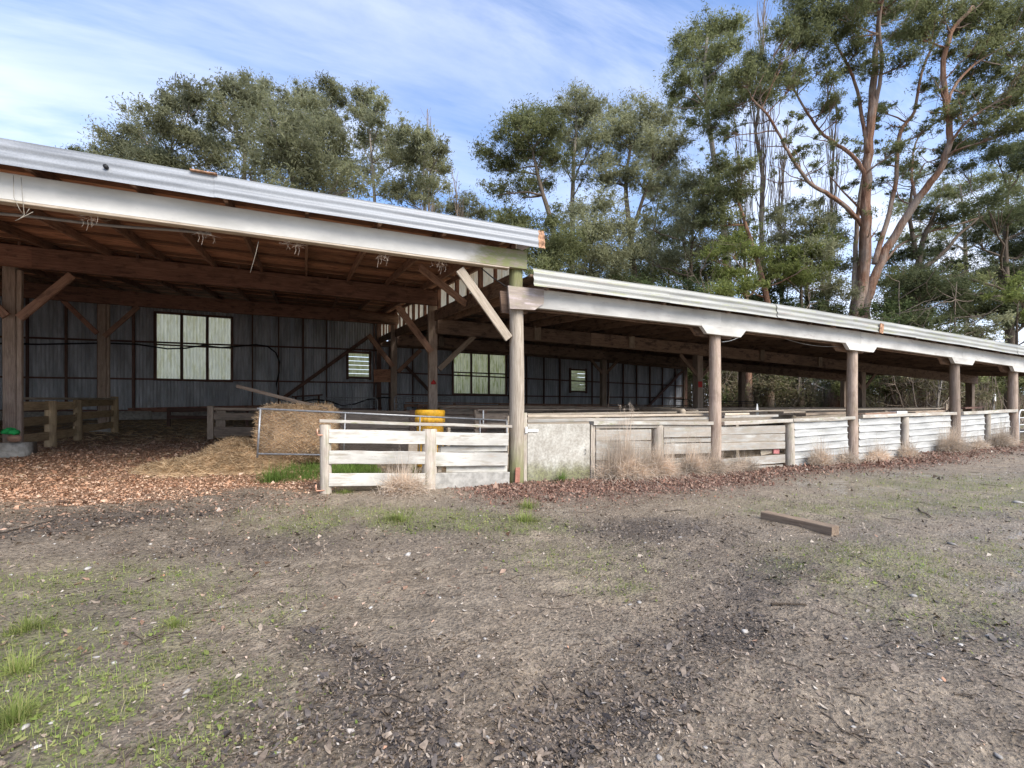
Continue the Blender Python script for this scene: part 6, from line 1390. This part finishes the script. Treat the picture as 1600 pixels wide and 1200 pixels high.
# grass
def grass_blades(x, y, h, w, lean=.5, seg=3, droop=.5, z=None, az=None):
    n = len(x); az = RNG.random(n) * 6.28 if az is None else az; le = np.abs(RNG.normal(0, lean, n)); z = ground_z(x, y) if z is None else z
    D = np.stack([np.cos(az), np.sin(az), np.zeros(n)], -1); S = np.stack([-np.sin(az), np.cos(az), np.zeros(n)], -1); P = np.stack([x, y, z - .004], -1); rows = []
    for i in range(seg + 1):
        t = i / seg; hor = np.sin(le) * t + droop * le * t * t * .6; ver = np.cos(le) * t - droop * le * .55 * t * t
        p = P + D * (h * hor)[:, None] + np.array([0, 0, 1]) * (h * ver)[:, None]; ww = (w * (1 - .85 * t))[:, None] / 2; rows += [p - S * ww, p + S * ww]
    V = np.stack(rows, 1).reshape(-1, 3); b = (np.arange(n) * 2 * (seg + 1))[:, None]
    return V, np.concatenate([b + np.array([[2 * i, 2 * i + 1, 2 * i + 3, 2 * i + 2]]) for i in range(seg)], 0)
x, y, r = scatter(300000, 1.0, 28); z_ = zones(x, y); x, y, r = pick(x, y, r, z_['green'] ** 1.3 * .95 * (y < .8)); h = .026 * np.exp(RNG.normal(0, .4, len(x))) * (1 + .05 * r)
k = RNG.random(len(x)) < .35; L = h[k] * .45; cl_ = MB().add(*flakes(x[k], y[k], L, L * .8, .35, .2, .008)); stuff(cl_, 'clover_leaves', 'grass', 'small round clover leaves low in the grass patches'); stuff(MB().add(*grass_blades(x, y, h, .0022 * (1 + .22 * r), .9, 2)), 'short_grass', 'grass', 'short thin grass in patches over the yard')
x, y, r = scatter(40000, 1.0, 16); x, y, r = pick(x, y, r, (.06 * (fbm(x, y, 1.4, 33, 3) > .5) + .35 * gblob(x, y, 610, 806, 1.3, .5) + .3 * gblob(x, y, 820, 815, .5, .4) + .12 * gblob(x, y, 110, 960, .8, .6)) * (y < .2)); h = .03 * np.exp(RNG.normal(0, .4, len(x))) * (1 + .05 * r)
stuff(MB().add(*grass_blades(x, y, h, .002 * (1 + .22 * r), .9, 2)), 'dry_grass_wisps', 'dry_grass', 'dry yellow grass wisps between the patches')
n = 9000; x = RNG.uniform(-4.6, -2.2, n); y = RNG.uniform(.7, 2.7, n); z_ = zones(x, y); x, y, _ = pick(x, y, x, z_['green']); stuff(MB().add(*grass_blades(x, y, .10 * np.exp(RNG.normal(0, .4, len(x))), np.full(len(x), .008), .5, 3)), 'lush_grass', 'grass_lush', 'lush green grass between the bale and the white fence')
def tuft(px, py, rad, h, n, m, label, name='grass_tuft', cat='grass tuft', w=.004, lean=.95, xy=None, droop=1.1, group=None, squash=1.0):
    gx_, gy_ = xy or on_ground(px, py); rr = rad * np.minimum(np.abs(RNG.normal(0, .45, n)), 1.0); a = RNG.random(n) * 6.28; x = gx_ + rr * np.cos(a); y = gy_ + rr * np.sin(a) * squash; hh = h * np.exp(RNG.normal(0, .3, n))
    az = a + RNG.normal(0, .7, n); return tag(MB().add(*grass_blades(x, y, hh, np.full(n, w) * RNG.uniform(.6, 1.3, n), lean, 4, droop, az=az)).build(name, M[m], None, (gx_, gy_, gz(gx_, gy_))), label, cat, group)
tuft(42, 985, .10, .10, 420, 'grass', 'bright grass tuft highest of the three at the left edge'); tuft(28, 1050, .10, .10, 420, 'grass', 'yellow green grass tuft, middle one at the left edge'); tuft(22, 1125, .11, .10, 700, 'grass', 'thick green grass tuft, lowest one at the left edge')
tuft(272, 982, .08, .05, 260, 'grass', 'short grass tuft alone left of the bare mud'); tuft(540, 770, .25, .07, 300, 'grass', 'small grass tuft at the foot of the white fence end post', w=.008)
tuft(878, 752, .12, .17, 240, 'grass_lush', 'bright green tuft at the foot of the plywood gate', w=.008); tuft(463, 742, .22, .22, 320, 'grass_lush', 'tall lush tuft in front of the straw bale', w=.01, xy=(-4.15, 1.25)); tuft(826, 790, .16, .12, 260, 'grass', 'grass tuft on the leaf bank below the corner post', w=.007); tuft(648, 750, .12, .24, 160, 'leaf_bright', 'leafy green weed at the second white fence post', 'weed', 'weed', .016, .5)
tuft(820, 812, .2, .12, 420, 'grass', 'spreading grass tuft out from the leaf bank', w=.007); tuft(620, 812, .22, .10, 460, 'grass', 'low grass tuft in the patch before the white fence', w=.007)
DG = 'dead grass clumps along the fences'
def dead_clump(px, y, rad, h, n, label, up=.25):
    n = int(n * 1.8)
    x = at_y(px, 740, y).x; t = thing('dead_grass', (x, y, gz(x, y)), label, 'dead grass', DG); rr = rad * np.abs(RNG.normal(0, .5, n)); a = RNG.random(n) * 6.28; xx = x + rr * np.cos(a) * 1.25; yy = y + rr * np.sin(a) * .45
    hh = h * np.exp(RNG.normal(0, .35, n)); up_ = RNG.random(n) < up; V, Q = grass_blades(xx, yy, hh * np.where(up_, 1.35, .9), np.full(n, .0085), 1.0, 4, 1.3); MB().add(V, Q).build('bent_blades', M['dry_grass'], t, (x, y, gz(x, y)))
    k = int(n * .8); S_ = RNG.normal(0, 1, (k, 3)); S_ /= np.linalg.norm(S_, axis=1)[:, None]; S_[:, 2] = np.abs(S_[:, 2]); q_ = np.sqrt(RNG.random(k))[:, None] * S_ * np.array([rad * 1.15, rad * .5, h * .62]); P_ = q_ + np.array([x, y, gz(x, y) + .02])
    MB().add(*strands(k, 0, 0, 0, 0, .34, .007, .45, lambda _: P_, 4, .8)).build('tangled_blades', M['dry_grass'], t, (x, y, gz(x, y)))
    m = max(12, n // 9); a = RNG.random(m) * 6.28; rr = rad * RNG.random(m); V, Q = grass_blades(x + rr * np.cos(a) * 1.25, y + rr * np.sin(a) * .4, h * RNG.uniform(1.1, 1.75, m), np.full(m, .006), .13, 4, .35); MB().add(V, Q).build('upright_stalks', M['dry_grass'], t, (x, y, gz(x, y)))
dead_clump(978, -.28, .52, .62, 1500, 'biggest mound of dead grass against the worn board fence'); dead_clump(1030, -.25, .42, .50, 800, 'dead grass clump around the short post in the worn fence'); dead_clump(1085, -.22, .42, .46, 700, 'dead grass clump left of the first round post of the low shed')
dead_clump(1118, -.28, .25, .48, 300, 'wispy dead grass at the foot of the first round post of the low shed'); dead_clump(632, -.38, .28, .34, 520, 'pale dead grass clump under the white board fence'); dead_clump(1283, -.28, .3, .42, 460, 'round dead grass clump against the first iron fence panel')
dead_clump(1372, -.22, .35, .36, 340, 'thin dead grass under the second iron fence panel'); dead_clump(1418, -.2, .3, .38, 280, 'dead grass at the short post between iron panels'); dead_clump(1488, -.3, .5, .62, 620, 'large dead grass clump round the third round post'); dead_clump(1566, -.3, .5, .55, 560, 'dead grass clump at the last round post'); dead_clump(1530, -.25, .4, .32, 260, 'low dead grass under the last but one iron panel'); dead_clump(1160, -.2, .4, .28, 260, 'sparse dead grass under the gap in the worn board fence'); dead_clump(1325, -.22, .3, .34, 240, 'thin dead grass at the foot of the second round post')
p_ = at_y(975, 660, -.3)
mb = MB()
for k in range(7):
    a = Vector((p_.x + RNG.normal(0, .16), -.3, gz(p_.x, -.3))); b = at_y(968 + 26 * RNG.random(), 628 + 18 * RNG.random(), -.3); P = bez(a, b, 0, 6, .02); mb.tube(P, np.linspace(.0035, .002, 6), 4, False); tip = P[-1]; V_, T_ = blades(tip + RNG.normal(0, .02, (26, 3)) * np.array([1, .6, 1.6]), .035, .006, .3); mb.add(V_, None, T_)
tag(mb.build('seed_heads', M['dry_grass'], None), 'tall dry seed heads rising above the biggest mound of dead grass', 'dry grass')
# far low cover so the ground beyond the sheds is not bare
n = 14000; x = RNG.uniform(-24, 60, n); y = np.where(x > 22, 14.2, 19) + 22 * RNG.random(n) ** 1.3; stuff(MB().add(*grass_blades(x, y, .62 * np.exp(RNG.normal(0, .5, n)), np.full(n, .075), .6, 2)), 'undergrowth', 'leaf_brush', 'rough dry undergrowth behind the sheds')
n = 110000; x = RNG.uniform(2, 85, n); y = np.where(x > 22.3, 15.2, 20.5) + RNG.uniform(0, 10, n); hh = 2.6 * RNG.random(n) ** .8 * (.45 + .9 * fbm(x, y, .45, 8, 3)); P = np.stack([x, y, ground_z(x, y) + hh], -1); mb = MB(); V_, T_ = blades(P, .24, .08, .3); mb.add(V_, None, T_)
for k in range(900):
    a = np.array([RNG.uniform(4, 75), RNG.uniform(0, 8), 0]); a[1] += 14.8 if a[0] > 22.3 else 19.5; a[2] = gz(a[0], a[1]) - .05; mb.tube(bez(a, a + np.array([RNG.normal(0, .6), RNG.normal(0, .5), RNG.uniform(1.2, 3.0)]), .08, 6, .1), np.linspace(.022, .007, 6), 4, False)
stuff(mb, 'thicket', 'leaf_brush', 'dry twiggy thicket seen through the open back of the low shed')
n = 9000; x = RNG.uniform(19, 42, n); y = RNG.uniform(-6, 12, n); k = x > 19.6 + 0 * y; x, y = x[k], y[k]; kk = ~((y > -.2) & (x < 31.7)); x, y = x[kk], y[kk]; stuff(MB().add(*grass_blades(x, y, .07 * np.exp(RNG.normal(0, .4, len(x))), np.full(len(x), .03), .6, 2)), 'paddock_grass', 'grass', 'green grass past the right end of the low shed')
